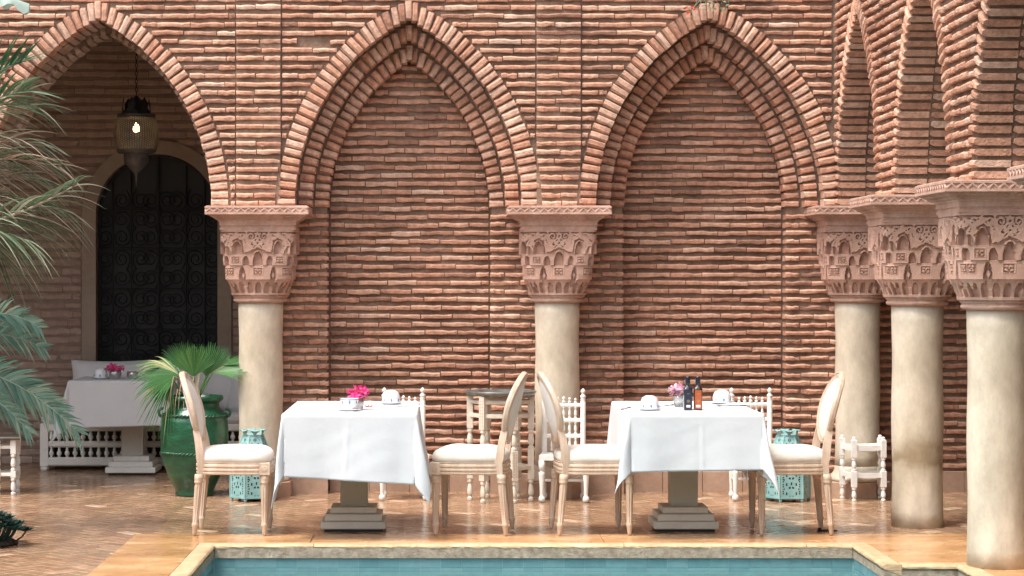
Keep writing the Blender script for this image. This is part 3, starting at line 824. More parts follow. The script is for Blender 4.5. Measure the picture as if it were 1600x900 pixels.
def build_capital():
    mb = MB(); nu, nv = 104, 120; z0, z1 = 1.425, 1.885
    def sup(th, half, n_):
        c_, s_ = math.cos(th), math.sin(th)
        r_ = half / (abs(c_) ** n_ + abs(s_) ** n_) ** (1 / n_)
        return r_ * c_, r_ * s_
    def fn(a, v):
        f = int(a * 4 * nu + .5) % (4 * nu); face_, i = divmod(f, nu)
        u = -1 + 2 * (i + .5) / nu
        t = v; h = cap_half(t) + cap_relief(u, t)
        ne = 2.4 + 7 * t if t < .63 else 8 + 5 * t
        # position on the face: tan mapping keeps pieces equal in width
        th = math.atan(u * (1 if t > .24 else .96)) + face_ * PI / 2
        x, y = sup(th, h, ne); return (x, y, z0 + (z1 - z0) * t)
    mb.grid(fn, 4 * nu, nv, wrap=True)
    carved = mkmesh('carved_body', mb, 'terracotta')
    # neck ring
    nk = MB(); nk.lathe([(.158, 1.372), (.183, 1.376), (.192, 1.386), (.192, 1.396), (.183, 1.404), (.190, 1.41), (.198, 1.416), (.196, 1.425), (.17, 1.44)], n=48)
    neck = mkmesh('neck_ring', nk, 'terracotta', True)
    # plain band, cavetto and abacus
    ab = MB()
    prof = [(.25, 1.878), (.266, 1.884), (.266, 1.90), (.260, 1.903), (.260, 1.912), (.268, 1.915), (.268, 1.938), (.276, 1.942), (.276, 1.95),
            (.288, 1.957), (.303, 1.967), (.322, 1.979), (.345, 1.99), (.355, 1.993), (.355, 2.043), (.350, 2.05)]
    vs = []
    for h, z in prof: vs += [(-h, -h, z), (h, -h, z), (h, h, z), (-h, h, z)]
    fs = [(3, 2, 1, 0)]
    for k_ in range(len(prof) - 1):
        for i in range(4):
            j = (i + 1) % 4; fs.append((k_ * 4 + i, k_ * 4 + j, k_ * 4 + 4 + j, k_ * 4 + 4 + i))
    o_ = (len(prof) - 1) * 4; fs.append((o_, o_ + 1, o_ + 2, o_ + 3)); ab.add(vs, fs)
    abm = mkmesh('abacus', ab, 'terracotta')
    zz = MB(); h = .355; n_ = 13
    for s in range(4):
        Mr = Matrix.Rotation(s * PI / 2, 4, 'Z')
        def P(x, y, z): return Mr @ Vector((x, y, z))
        for i in range(n_ * 2):
            xa = -h + 2 * h * i / (n_ * 2); xb = -h + 2 * h * (i + 1) / (n_ * 2)
            za, zb_ = (2.004, 2.032) if i % 2 == 0 else (2.032, 2.004)
            w = .0055
            vs = [P(xa, -h - .006, za - w), P(xb, -h - .006, zb_ - w), P(xb, -h - .006, zb_ + w), P(xa, -h - .006, za + w),
                  P(xa, -h + .001, za - w - .004), P(xb, -h + .001, zb_ - w - .004), P(xb, -h + .001, zb_ + w + .004), P(xa, -h + .001, za + w + .004)]
            zz.add(vs, [(0, 1, 2, 3), (0, 4, 5, 1), (3, 2, 6, 7), (0, 3, 7, 4), (1, 5, 6, 2)])
        for (zc, hh) in ((1.997, .007), (2.039, .006)):
            zz.add([P(-h - .006, -h - .006, zc - hh), P(h + .006, -h - .006, zc - hh), P(h + .006, -h - .006, zc + hh), P(-h - .006, -h - .006, zc + hh),
                    P(-h, -h + .002, zc - hh), P(h, -h + .002, zc - hh), P(h, -h + .002, zc + hh), P(-h, -h + .002, zc + hh)],
                   [(0, 1, 2, 3), (0, 4, 5, 1), (3, 2, 6, 7)])
        # lattice on the cavetto
        n2 = 9
        for i in range(n2 * 2):
            t0, t1 = i / (n2 * 2), (i + 1) / (n2 * 2)
            for fl in (0, 1):
                lo, hi = (.281, 1.952), (.335, 1.986)
                A, B = ((lo, hi) if (i + fl) % 2 == 0 else (hi, lo))
                xa = (-1 + 2 * t0) * A[0]; xb = (-1 + 2 * t1) * B[0]
                zz.add([P(xa - .007, -A[0] - .004, A[1]), P(xa + .007, -A[0] - .004, A[1]), P(xb + .007, -B[0] - .004, B[1]), P(xb - .007, -B[0] - .004, B[1]),
                        P(xa - .009, -A[0] + .008, A[1] + .006), P(xa + .009, -A[0] + .008, A[1] + .006), P(xb + .009, -B[0] + .008, B[1] + .006), P(xb - .009, -B[0] + .008, B[1] + .006)],
                       [(0, 1, 2, 3), (0, 3, 7, 4), (1, 5, 6, 2)])
    zm = mkmesh('zigzag_moulding', zz, 'terracotta')
    return carved, neck, abm, zm
CAP = build_capital()
def shaft_mesh(mat, z0):
    mb = MB(); prof = [(.157 + .003 * math.cos(i * .9), z0 + (1.378 - z0) * i / 14) for i in range(15)]
    mb.lathe(prof, n=56); return mkmesh('shaft', mb, mat, True)
bs_ = MB(); bs_.lathe([(.159, .22), (.163, .19), (.172, .165), (.19, .145), (.205, .13), (.207, .112), (.20, .108)][::-1], n=48)
base_mesh = mkmesh('base', bs_, 'shaft', True)
pb = MB(); pb.lathe([(.235, -.01), (.235, .1), (.228, .107)], n=8); pb.xf(Matrix.Rotation(PI / 8, 4, 'Z'))
plinth_mesh = mkmesh('plinth', pb, 'skirting')
def column(x, y, mat, base, label, group):
    t = thing('column', label, 'column', (x, y, 0), 0, group)
    obj('shaft', shaft_mesh(mat, .2 if base else -.004), None, t)
    if base: obj('base', base_mesh, None, t); obj('plinth', plinth_mesh, None, t)
    cp = bpy.data.objects.new('capital', None); C.objects.link(cp); cp.parent = t; cp.empty_display_size = .1
    for m_, nm in zip(CAP, ('carved_body', 'neck_ring', 'abacus', 'zigzag_moulding')): obj(nm, m_, None, cp)
    return t
GC = 'columns with carved terracotta capitals'
column(COLX[0], COLD, 'shaft', True, 'beige column with carved capital farthest along the loggia', GC)
column(COLX[1], COLD, 'shaft', True, 'beige column with carved capital on the far side of the open arch', GC)
column(COLX[2], COLD, 'shaft', True, 'beige column with carved capital between the open arch and first blind arch', GC)
column(COLX[3], COLD, 'shaft', True, 'beige column with carved capital between the two blind arches', GC)
column(SX, SIDEY[0], 'shaft', True, 'beige corner column with flared base where wall and arcade meet', GC)
column(SX, SIDEY[1], 'shaft_stained', False, 'beige arcade column with a brown tide stain near its foot', GC)
column(SX, SIDEY[2], 'shaft_dirty', False, 'beige arcade column with grimy foot at the pool edge', GC)
column(SX, SIDEY[3], 'shaft', False, 'plain beige arcade column farther along the pool', GC)
column(SX, SIDEY[4], 'shaft', False, 'last beige arcade column along the pool side', GC)

# ------------------------------------------------------------------ oval-back chairs
def fluted_leg(x, y, ztop, lean=(0, 0)):
    mb = MB()
    prof = [(.009, 0), (.012, .012), (.0175, .05), (.019, .054), (.0205, .06), (.0205, .068), (.018, .074), (.0185, .08, 1), (.0205, .16, 1), (.0235, .27, 1),
            (.025, ztop - .075, 1), (.022, ztop - .066), (.021, ztop - .056), (.0265, ztop - .052), (.0275, ztop - .044), (.025, ztop - .036), (.0275, ztop - .03), (.0275, ztop)]
    mb.lathe(prof, 0, 0, n=32, flute=.0075, nf=8)
    mb.v = [(p[0] + x + lean[0] * (1 - p[2] / ztop), p[1] + y + lean[1] * (1 - p[2] / ztop), p[2]) for p in mb.v]
    return mb
def seat_outline(s=0.0, n=44):
    """outline of the seat, front at +X; s shrinks it"""
    out = []
    for i in range(n):
        a = 2 * PI * i / n; ca_, sa_ = math.cos(a), math.sin(a); p = 5
        r_ = 1 / (abs(ca_) ** p + abs(sa_) ** p) ** (1 / p)
        x = r_ * ca_ * .222; y = r_ * sa_ * (.225 + .022 * (r_ * ca_))
        x += .012 * (1 - (r_ * sa_) ** 2) if ca_ > 0 else 0
        L_ = math.hypot(x, y); out.append((x * (1 - s / L_), y * (1 - s / L_)))
    return out
def back_x(z, y):
    t = max(0, (z - .44)) / .53
    return -.203 - .118 * t ** 1.55 + .022 * (y / .22) ** 2
def oval_chair(label, loc, rz, grp):
    t = thing('oval_back_chair', label, 'chair', loc, rz, grp)
    for sx_, sy in ((1, 1), (1, -1), (-1, 1), (-1, -1)):
        lean = (.0, .0) if sx_ > 0 else (-.03, sy * .004)
        lg = obj('leg', fluted_leg(sx_ * .195, sy * (.198 if sx_ > 0 else .178), .365, lean), 'pale_wood', t, True)
    for sy in (1, -1):
        mb = MB(); x_, y_ = .197, sy * .2
        mb.box(x_ - .031, x_ + .031, y_ - .031, y_ + .031, .362, .436, bev=.003); o = obj('rosette_block', mb, 'pale_wood', t)
        mb = MB(); mb.lathe([(.019, 0), (.019, .003), (.014, .005), (.008, .003), (.006, .007)], n=12)
        mb.xf(Matrix.Translation((x_, y_ + sy * .030, .4)) @ Matrix.Rotation(-sy * PI / 2, 4, 'X')); obj('rosette', mb, 'pale_wood', o)
    # seat rail with three beads
    mb = MB(); prof = [(.012, .362), (.0, .366), (-.002, .374), (.004, .380), (-.003, .387), (-.003, .397), (.004, .404), (-.003, .410), (-.003, .421), (.004, .427), (.0, .434), (.012, .438), (.05, .438)]
    vs = []; n_ = 44
    for s, z in prof: vs += [(x, y, z) for x, y in seat_outline(s)]
    fs = [(k_ * n_ + i, k_ * n_ + (i + 1) % n_, (k_ + 1) * n_ + (i + 1) % n_, (k_ + 1) * n_ + i) for k_ in range(len(prof) - 1) for i in range(n_)]
    fs.append(tuple(range(n_ - 1, -1, -1))); mb.add(vs, fs); obj('seat_rail', mb, 'pale_wood', t)
    # domed seat cushion
    mb = MB(); prof = [(.010, .436), (.002, .445), (.001, .462), (.008, .482), (.022, .497), (.05, .51), (.09, .519), (.14, .5245), (.19, .526)]
    vs = []
    for s, z in prof:
        for x, y in seat_outline(min(s, .19)): vs.append((x, y, z + .0015 * math.sin(31 * x + 17 * y)))
    fs = [(k_ * n_ + i, k_ * n_ + (i + 1) % n_, (k_ + 1) * n_ + (i + 1) % n_, (k_ + 1) * n_ + i) for k_ in range(len(prof) - 1) for i in range(n_)]
    fs.append(tuple(range((len(prof) - 1) * n_, len(prof) * n_))); mb.add(vs, fs); obj('seat_cushion', mb, 'seat_fabric', t, True)
    # oval frame swept along the curved back
    zc, hz, hy = .752, .217, .222
    mb = MB(); n_ = 56; vs = []
    prof = [(-.006, .016), (.012, .019), (.018, .013), (.024, .019), (.033, .015), (.038, .004), (.036, -.014), (.018, -.019), (-.004, -.016)]
    for i in range(n_):
        a = 2 * PI * i / n_; ca_, sa_ = math.cos(a), math.sin(a)
        y0_, z0_ = (hy - .036) * ca_, zc + (hz - .036) * sa_
        for o_, d in prof:
            y, z = y0_ + o_ * ca_, z0_ + o_ * sa_
            # local slope of the back gives the thickness direction
            e = .01; sl = (back_x(z + e, y) - back_x(z - e, y)) / (2 * e); nn = Vector((1, 0, -sl)).normalized()
            vs.append((back_x(z, y) + nn.x * d, y, z + nn.z * d))
    m_ = len(prof)
    fs = [(i * m_ + j, ((i + 1) % n_) * m_ + j, ((i + 1) % n_) * m_ + (j + 1) % m_, i * m_ + (j + 1) % m_) for i in range(n_) for j in range(m_)]
    mb.add(vs, fs); fr = obj('back_frame', mb, 'pale_wood', t)
    for d, nm, sg in ((.014, 'back_pad', 1), (-.012, 'rear_pad', -1)):
        mb = MB(); vs = [(back_x(zc, 0) + d + sg * .018, 0, zc)]; rings = [.35, .65, .85, .95, 1.0]
        for k_, q in enumerate(rings):
            for i in range(n_):
                a = 2 * PI * i / n_; y = (hy - .034) * q * math.cos(a); z = zc + (hz - .034) * q * math.sin(a)
                vs.append((back_x(z, y) + d + sg * .018 * (1 - q ** 3), y, z))
        fs = [(0, 1 + i, 1 + (i + 1) % n_) for i in range(n_)]
        for k_ in range(len(rings) - 1):
            fs += [(1 + k_ * n_ + i, 1 + (k_ + 1) * n_ + i, 1 + (k_ + 1) * n_ + (i + 1) % n_, 1 + k_ * n_ + (i + 1) % n_) for i in range(n_)]
        mb.add(vs, fs); obj(nm, mb, 'seat_fabric' if sg > 0 else 'back_fabric', t, True)
    # stiles from the seat rail into the lower sides of the oval
    for sy in (1, -1):
        mb = MB(); path = []
        for i in range(9):
            q = i / 8; z = .365 + .26 * q; y = sy * (.176 - .012 * q + .012 * math.sin(q * PI))
            path.append((back_x(max(z, .44), y) * (1) + (.008 if z < .44 else 0), y, z, .026 - .006 * q, .021 - .006 * q))
        vs = []
        for x, y, z, a, b in path: vs += [(x - a, y - b, z), (x + a, y - b * .8, z), (x + a, y + b * .8, z), (x - a, y + b, z)]
        fs = [(3, 2, 1, 0), (32, 33, 34, 35)]
        for k_ in range(8):
            for i in range(4): j = (i + 1) % 4; fs.append((k_ * 4 + i, k_ * 4 + j, k_ * 4 + 4 + j, k_ * 4 + 4 + i))
        mb.add(vs, fs); obj('stile', mb, 'pale_wood', t)
    return t
GO = 'oval-back dining chairs at the poolside tables'
oc = oval_chair('pale wood oval-back chair in front of the green glazed jar', (PX(367, 13.17), 13.17, .008), R(0), GO)
dup(oc, (PX(738, 13.17), 13.17, .008), R(180 - 8), 'pale wood oval-back chair before the tall round tray stand', GO)
dup(oc, (PX(925, 13.17), 13.17, .008), R(5), 'pale wood oval-back chair showing its grey rear padding, beside the bottle table', GO)
dup(oc, (PX(1233, 13.17), 13.17, .008), R(180), 'pale wood oval-back chair in front of the corner column', GO)

# ------------------------------------------------------------------ pedestal tables and cloths
def pedestal_table(label, x, y, hx, hy, mat_p='pedestal_paint', mat_b='base_paint'):
    t = thing('pedestal_table', label, 'table', (x, y, .006 if y < 13.3 else 0), 0, 'pedestal tables under white cloths')
    mb = MB(); mb.box(-hx, hx, -hy, hy, .72, .748, bev=.004); obj('tabletop', mb, mat_b, t)
    mb = MB(); mb.box(-.083, .083, -.083, .083, .145, .72, bev=.003); obj('pillar', mb, mat_p, t)
    for w, z0, z1 in ((.196, .018, .064), (.172, .064, .108), (.14, .108, .148)):
        mb = MB(); mb.box(-w, w, -w, w, z0, z1 - .001, bev=.005); obj('step', mb, mat_b, t)
    mb = MB(); mb.box(-.175, .175, -.175, .175, 0, .018); obj('base_shadow', mb, 'shadow_black', t)  # black block painted as the dark slit of shadow under the base
    return t
def tablecloth(label, x, y, hx, hy, drop, rot, seed, off=(0, 0), flap=.42, crease=.02, zt=.748):
    r2 = random.Random(seed); ph = [r2.uniform(0, 6.28) for _ in range(12)]
    Lx, Ly = hx + drop, hy + drop; st = .011
    nu, nv = int(2 * Lx / st), int(2 * Ly / st); cr, sr = math.cos(rot), math.sin(rot)
    def wav(s, q):
        return (math.sin(s * 7.5 + ph[q]) * .6 + math.sin(s * 15 + ph[q + 1]) * .3 + math.sin(s * 27 + ph[q + 2]) * .12)
    def fn(u, v):
        a0, b0 = (-Lx + 2 * Lx * u), (-Ly + 2 * Ly * v)
        a = a0 * cr - b0 * sr + off[0]; b = a0 * sr + b0 * cr + off[1]
        ox, oy = max(abs(a) - hx, 0), max(abs(b) - hy, 0)
        sx_, sy_ = (1 if a > 0 else -1), (1 if b > 0 else -1)
        rid = .0055 * math.exp(-((a0 - crease) / .008) ** 2) + .004 * math.exp(-((b0) / .008) ** 2)
        wr = .0012 * math.sin(23 * a + 9 * b + ph[4]) * math.sin(17 * b - 8 * a + ph[5])
        if ox == 0 and oy == 0:
            return (a, b, zt + .004 + max(0, wr) + rid * .5)
        d = math.hypot(ox, oy); th = math.atan2(oy, ox)
        cxr = min(max(a, -hx), hx); cyr = min(max(b, -hy), hy)
        # rounded break over the table edge
        re = .012
        if d < re * PI / 2: r_ = re * math.sin(d / re); dz = re * (1 - math.cos(d / re))
        else:
            e = d - re * PI / 2
            kf = .015 + flap * math.sin(2 * th) ** 2 if (ox > 0 and oy > 0) else .015
            s = b if ox > 0 else a
            q = 0 if (ox > 0) else 3
            if sx_ < 0 and ox > 0: q = 6
            fade = 1
            if not (ox > 0 and oy > 0):
                near = (hx - abs(a)) if oy > 0 else (hy - abs(b)); fade = min(1, near / .1)
            r_ = re + e * kf + (e / drop) * .018 * wav(s, q) * fade * (e / drop) ** .3 + (.6 * rid + .0009 * math.sin(31 * s + 21 * e + ph[6] + 2 * math.sin(9 * s)) * math.sin(17 * s - 29 * e + ph[7])) * min(1, e / .1) * fade
            dz = re + math.sqrt(max(0, e * e - (e * kf) ** 2))
            if ox > 0 and oy > 0:
                th += .55 * math.sin(2 * th) * math.cos(ph[8] + (sx_ + 2 * sy_) * 2.1) * (e / drop)
        return (cxr + sx_ * math.cos(th) * r_, cyr + sy_ * math.sin(th) * r_, zt + .004 - dz)
    mb = MB(); mb.grid(fn, nu, nv)
    o = obj('tablecloth', mb, 'linen', None, True, (x, y, 0)); tag(o, label, 'tablecloth', 'white tablecloths')
    md = o.modifiers.new('thickness', 'SOLIDIFY'); md.thickness = .0025; md.offset = 1
    return o
T1 = (PX(553, 13.33), 13.33); T2 = (PX(1069, 13.33), 13.33)
pedestal_table('grey pedestal table under the cloth with the pink flowers and blue cup', T1[0], 13.4, .378, .64)
pedestal_table('grey pedestal table under the cloth with the two sauce bottles', T2[0], 13.4, .378, .64)
tablecloth('white cloth with slanting hem on the table with the bright pink flowers', T1[0], T1[1], .383, .645, .385, R(-3.5), 4, (0, -.01), .16, .035)
tablecloth('white cloth with level hem on the table with two bottles', T2[0], T2[1], .383, .645, .36, R(1.0), 9, (0, .02), .20, .02)
T3 = (PX(199, 17.2), 17.2)
pedestal_table('white pedestal table standing in the shaded loggia', PX(209, 17.25), 17.25, .39, .37, 'base_paint', 'white_paint')
tablecloth('white cloth with pointed corner on the shaded loggia table', T3[0], T3[1], .395, .375, .36, R(1.5), 21, (0, 0), .26, .0)

# ------------------------------------------------------------------ things on the tables
ZTB = .7535
def cup(label, x, y, flip=False, saucer=True, s=1.0, grp='blue and white china cups'):
    if saucer:
        mb = MB(); mb.lathe([(.035, 0), (.04, .003), (.062, .008), (.074, .014), (.073, .016), (.05, .009), (.0, .007)], n=28)
        o = obj('saucer', mb, 'china', None, True, (x, y, ZTB)); tag(o, 'white saucer under ' + label, 'saucer', 'white saucers')
    z = ZTB + (.0095 if saucer else 0)
    t = thing('cup', label, 'cup', (x, y, z), 0, grp)
    if flip: prof = [(.0525 * s, 0), (.0545 * s, .006), (.0555 * s, .03), (.052 * s, .052), (.044 * s, .068), (.034 * s, .0745), (.030 * s, .0745), (.029 * s, .079), (.025 * s, .079), (.024 * s, .075), (0, .0745)]
    else: prof = [(.024 * s, 0), (.029 * s, .003), (.030 * s, .008), (.043 * s, .018), (.051 * s, .035), (.054 * s, .058), (.0545 * s, .066), (.052 * s, .066), (.049 * s, .04), (.038 * s, .018), (0, .013)]
    mb = MB(); mb.lathe(prof, n=32, cap=False); obj('bowl', mb, 'china', t, True)
    for i in range(7):
        a = 2 * PI * i / 7 + .3; mb = MB(); zz_ = .020 if flip else .046
        r_ = (.0556 if flip else .0533) * s
        vs = []; 
        for da, dz in ((0, .012), (.12, 0), (0, -.014), (-.12, 0), (0, .004)):
            vs.append(((r_ + .0016) * math.cos(a + da), (r_ + .0016) * math.sin(a + da), zz_ + dz))
        mb.add(vs, [(0, 3, 2, 1)] ); obj('painted_motif', mb, 'china_blue', t)
    mb = MB(); zb_ = .004 if flip else .0625; r_ = (.0548 if flip else .0553) * s
    mb.lathe([(r_ + .0002, zb_ - .0022), (r_ + .0009, zb_), (r_ + .0002, zb_ + .0022)], n=32, cap=False); obj('blue_rim', mb, 'china_blue', t, True)
    return t
def blossom(parent, mat, n, cx, cy, cz, rad, hgt, seed):
    r2 = random.Random(seed)
    for i in range(n):
        a = r2.uniform(0, 2 * PI); rr = rad * math.sqrt(r2.random()); px, py, pz = cx + rr * math.cos(a), cy + rr * math.sin(a), cz + hgt * r2.random() * (1 - .5 * rr / rad)
        mb = MB(); L_ = r2.uniform(.02, .032); q = Matrix.Translation((px, py, pz)) @ Matrix.Rotation(r2.uniform(-.9, .9), 4, 'X') @ Matrix.Rotation(r2.uniform(-.9, .9), 4, 'Y') @ Matrix.Rotation(r2.uniform(0, 6), 4, 'Z')
        for k_ in range(5):
            b_ = 2 * PI * k_ / 5
            pts_ = [(0, 0, 0), (L_ * .55 * math.cos(b_ - .5), L_ * .55 * math.sin(b_ - .5), L_ * .30), (L_ * math.cos(b_ - .22), L_ * math.sin(b_ - .22), L_ * .42 + r2.uniform(-.004, .004)),
                    (L_ * math.cos(b_ + .22), L_ * math.sin(b_ + .22), L_ * .42 + r2.uniform(-.004, .004)), (L_ * .55 * math.cos(b_ + .5), L_ * .55 * math.sin(b_ + .5), L_ * .30)]
            mb.add([q @ Vector(p) for p in pts_], [(0, 1, 2, 3, 4)])
        obj('blossom', mb, mat, parent)
def vase(label, x, y, vm_, pm_, h=.066, r_=.036, n=14, seed=1, rad=.04, hg=.045):
    t = thing('flower_vase', label, 'vase', (x, y, ZTB), 0, 'small vases of flowers')
    mb = MB(); mb.lathe([(r_ * .7, 0), (r_ * .8, .004), (r_, h * .4), (r_ * 1.03, h * .7), (r_ * .92, h), (r_ * .84, h), (r_ * .9, h * .6), (r_ * .6, .008)], n=24, flute=.003, nf=12)
    obj('pot', mb, vm_, t, True)
    blossom(t, pm_, n, 0, 0, h - .002, rad, hg, seed)
    return t
def cutlery(name, label, x, y, rz):
    mb = MB(); L_ = .19
    if name == 'knife':
        mb.add([(-L_ / 2, -.006, 0), (0, -.005, 0), (L_ / 2 - .02, -.009, .001), (L_ / 2, .002, .001), (0, .006, 0), (-L_ / 2, .006, 0), (-L_ / 2, 0, .005), (0, 0, .005), (L_ / 2 - .02, 0, .003)],
               [(0, 1, 7, 6), (1, 2, 8, 7), (2, 3, 8), (3, 4, 7, 8), (4, 5, 6, 7), (5, 0, 6), (0, 5, 4, 3, 2, 1)])
    else:
        mb.tube([(-L_ / 2, 0, .003), (-.02, 0, .002), (.04, 0, .006)], [.005, .003, .003], 6)
        for s in (-1.5, -.5, .5, 1.5): mb.tube([(.04, 0, .006), (.055, s * .006, .004), (.095, s * .006, .008)], .0018, 5)
    o = obj(name, mb, 'steel', None, False, (x, y, ZTB + .001)); o.rotation_euler = (0, 0, rz); tag(o, label, 'cutlery', 'table knives and forks'); return o
y_ = 12.93
cup('blue and white cup beside the bright pink flower vase', PX(546, y_), y_ - .02)
vase('silver vase of bright pink bougainvillea beside the blue cup', PX(557, 13.02) + .006, 13.06, 'silver', 'pink_petal', n=34, seed=3, rad=.055, hg=.085)
cup('upturned bowl on the table with bright pink flowers', PX(611, 13.62), 13.62, True, s=1.02)
cutlery('knife', 'steel knife beside the blue cup', PX(490, 12.96), 12.96, .1)
cutlery('fork', 'steel fork by the upturned bowl on the flower table', PX(642, 13.35), 13.35, .25)
mb = MB()
for i in range(5): mb.add([(0, 0, .002), (.02 * math.cos(i * 1.25), .02 * math.sin(i * 1.25), .004), (.034 * math.cos(i * 1.25 + .35), .034 * math.sin(i * 1.25 + .35), .016), (.02 * math.cos(i * 1.25 + .8), .02 * math.sin(i * 1.25 + .8), .006)], [(0, 1, 2, 3)])
tag(obj('fallen_blossom', mb, 'red_petal', None, False, (PX(576, 13.3), 13.3, ZTB)), 'loose red blossom lying on the white cloth', 'flower')
cup('upturned bowl beside the sauce bottles with its rim on a saucer', PX(1015, 12.98), 12.98, True)
cup('upturned bowl behind the folded napkin on the bottle table', PX(1128, 13.66), 13.66, True, s=1.02)
vase('clear glass of pale pink flowers beside the dark bottle', PX(1061, 13.3), 13.3, 'water_glass', 'pale_petal', h=.07, r_=.034, n=22, seed=8, rad=.045, hg=.075)
mb = MB(); mb.grid(lambda u, v: ((u - .5) * .2, (v - .5) * .13, .006 + .006 * math.sin(u * 9) * math.sin(v * 5)), 14, 8); mb.grid(lambda u, v: ((u - .5) * .2, (v - .5) * .13, 0), 2, 2)
nk = obj('napkin', mb, 'linen', None, True, (PX(1145, 13.45), 13.45, ZTB + .002)); tag(nk, 'folded white napkin lying near the upturned bowl', 'napkin')
nk.rotation_euler = (0, 0, .3)
cutlery('knife', 'steel knife near the folded napkin', PX(1105, 13.3), 13.3, .05)
cutlery('fork', 'steel fork beside the upturned bowl at the table corner', PX(978, 13.12), 13.12, 1.2)
cutlery('fork', 'steel fork behind the glass of pale flowers', PX(1041, 13.4), 13.4, .9)
def bottle(label, x, y, glass, lab, rz):
    t = thing('sauce_bottle', label, 'bottle', (x, y, ZTB), rz, 'square sauce bottles')
    mb = MB(); n_ = 24; vs = []
    prof = [(.021, 0), (.0245, .003), (.0265, .12), (.0265, .128), (.022, .139), (.0125, .146), (.011, .15), (.011, .16)]
    for k_, (h, z) in enumerate(prof):
        e = 8 if z < .135 else 2.5
        for i in range(n_):
            a = 2 * PI * i / n_; c_, s_ = math.cos(a), math.sin(a); r_ = h / (abs(c_) ** e + abs(s_) ** e) ** (1 / e); vs.append((r_ * c_, r_ * s_, z))
    fs = [(k_ * n_ + i, k_ * n_ + (i + 1) % n_, (k_ + 1) * n_ + (i + 1) % n_, (k_ + 1) * n_ + i) for k_ in range(len(prof) - 1) for i in range(n_)]
    fs.append(tuple(range(n_ - 1, -1, -1))); mb.add(vs, fs); obj('glass_body', mb, glass, t, True)
    mb = MB(); mb.lathe([(.0125, .152), (.0145, .156), (.0145, .198), (.0135, .203), (.0, .203)], n=18); obj('cap', mb, 'bottle_blue', t, True)
    mb = MB(); mb.box(-.0195, .0195, -.0282, -.0262, .012, .122); lb_ = obj('label_panel', mb, lab, t)
    mb = MB(); mb.box(-.012, .012, -.0290, -.0284, .02, .034); obj('barcode', mb, 'white_print', lb_)
    for z, w in ((.062, .008), (.056, .011), (.05, .006), (.1, .007)):
        mb = MB(); mb.box(-w, w, -.0288, -.0284, z, z + .0018); obj('print_line', mb, 'gold_print', lb_)
    return t
bottle('dark blue square sauce bottle with black cap', PX(1074.5, 12.98), 12.98, 'bottle_blue', 'navy_label', .03)
bottle('dark square sauce bottle with orange label', PX(1090.5, 12.99), 12.99, 'bottle_dark', 'orange_label', -.05)
cup('upturned cup beside the flowers on the shaded loggia table', PX(157, 17.1), 17.1, True)
vase('glass of pink flowers on the shaded loggia table', PX(180, 17.05), 17.05, 'silver', 'pink_petal', h=.07, r_=.048, n=26, seed=15, rad=.065, hg=.05)
mb = MB(); mb.lathe([(.03, 0), (.042, .02), (.046, .045), (.042, .062), (.038, .062), (.041, .045), (.036, .02), (0, .006)], n=24, cap=False)
tag(obj('candle_bowl', mb, 'silver', None, True, (PX(207, 17.05), 17.05, ZTB)), 'small mercury glass candle bowl on the loggia table', 'bowl')
# ------------------------------------------------------------------ small white spindle chairs
def turned(z0, z1, r_, n=12, beads=2):
    """profile of a turned member between z0 and z1"""
    L_ = z1 - z0; pr = [(r_ * .8, z0), (r_, z0 + .04 * L_), (r_, z0 + .14 * L_), (r_ * .6, z0 + .18 * L_), (r_ * .62, z0 + .22 * L_), (r_ * .98, z0 + .32 * L_), (r_ * 1.05, z0 + .45 * L_),
            (r_ * .85, z0 + .65 * L_), (r_ * .6, z0 + .78 * L_), (r_ * .62, z0 + .81 * L_), (r_, z0 + .85 * L_), (r_, z0 + .95 * L_), (r_ * .8, z1)]
    return pr
def finial(z, r_):
    return [(r_ * .5, z), (r_ * .95, z + r_ * .5), (r_, z + r_ * 1.0), (r_ * .5, z + r_ * 1.5), (r_ * .45, z + r_ * 1.8), (r_ * .8, z + r_ * 2.2), (r_ * .8, z + r_ * 2.7), (r_ * .35, z + r_ * 3.3), (.001, z + r_ * 3.5)]
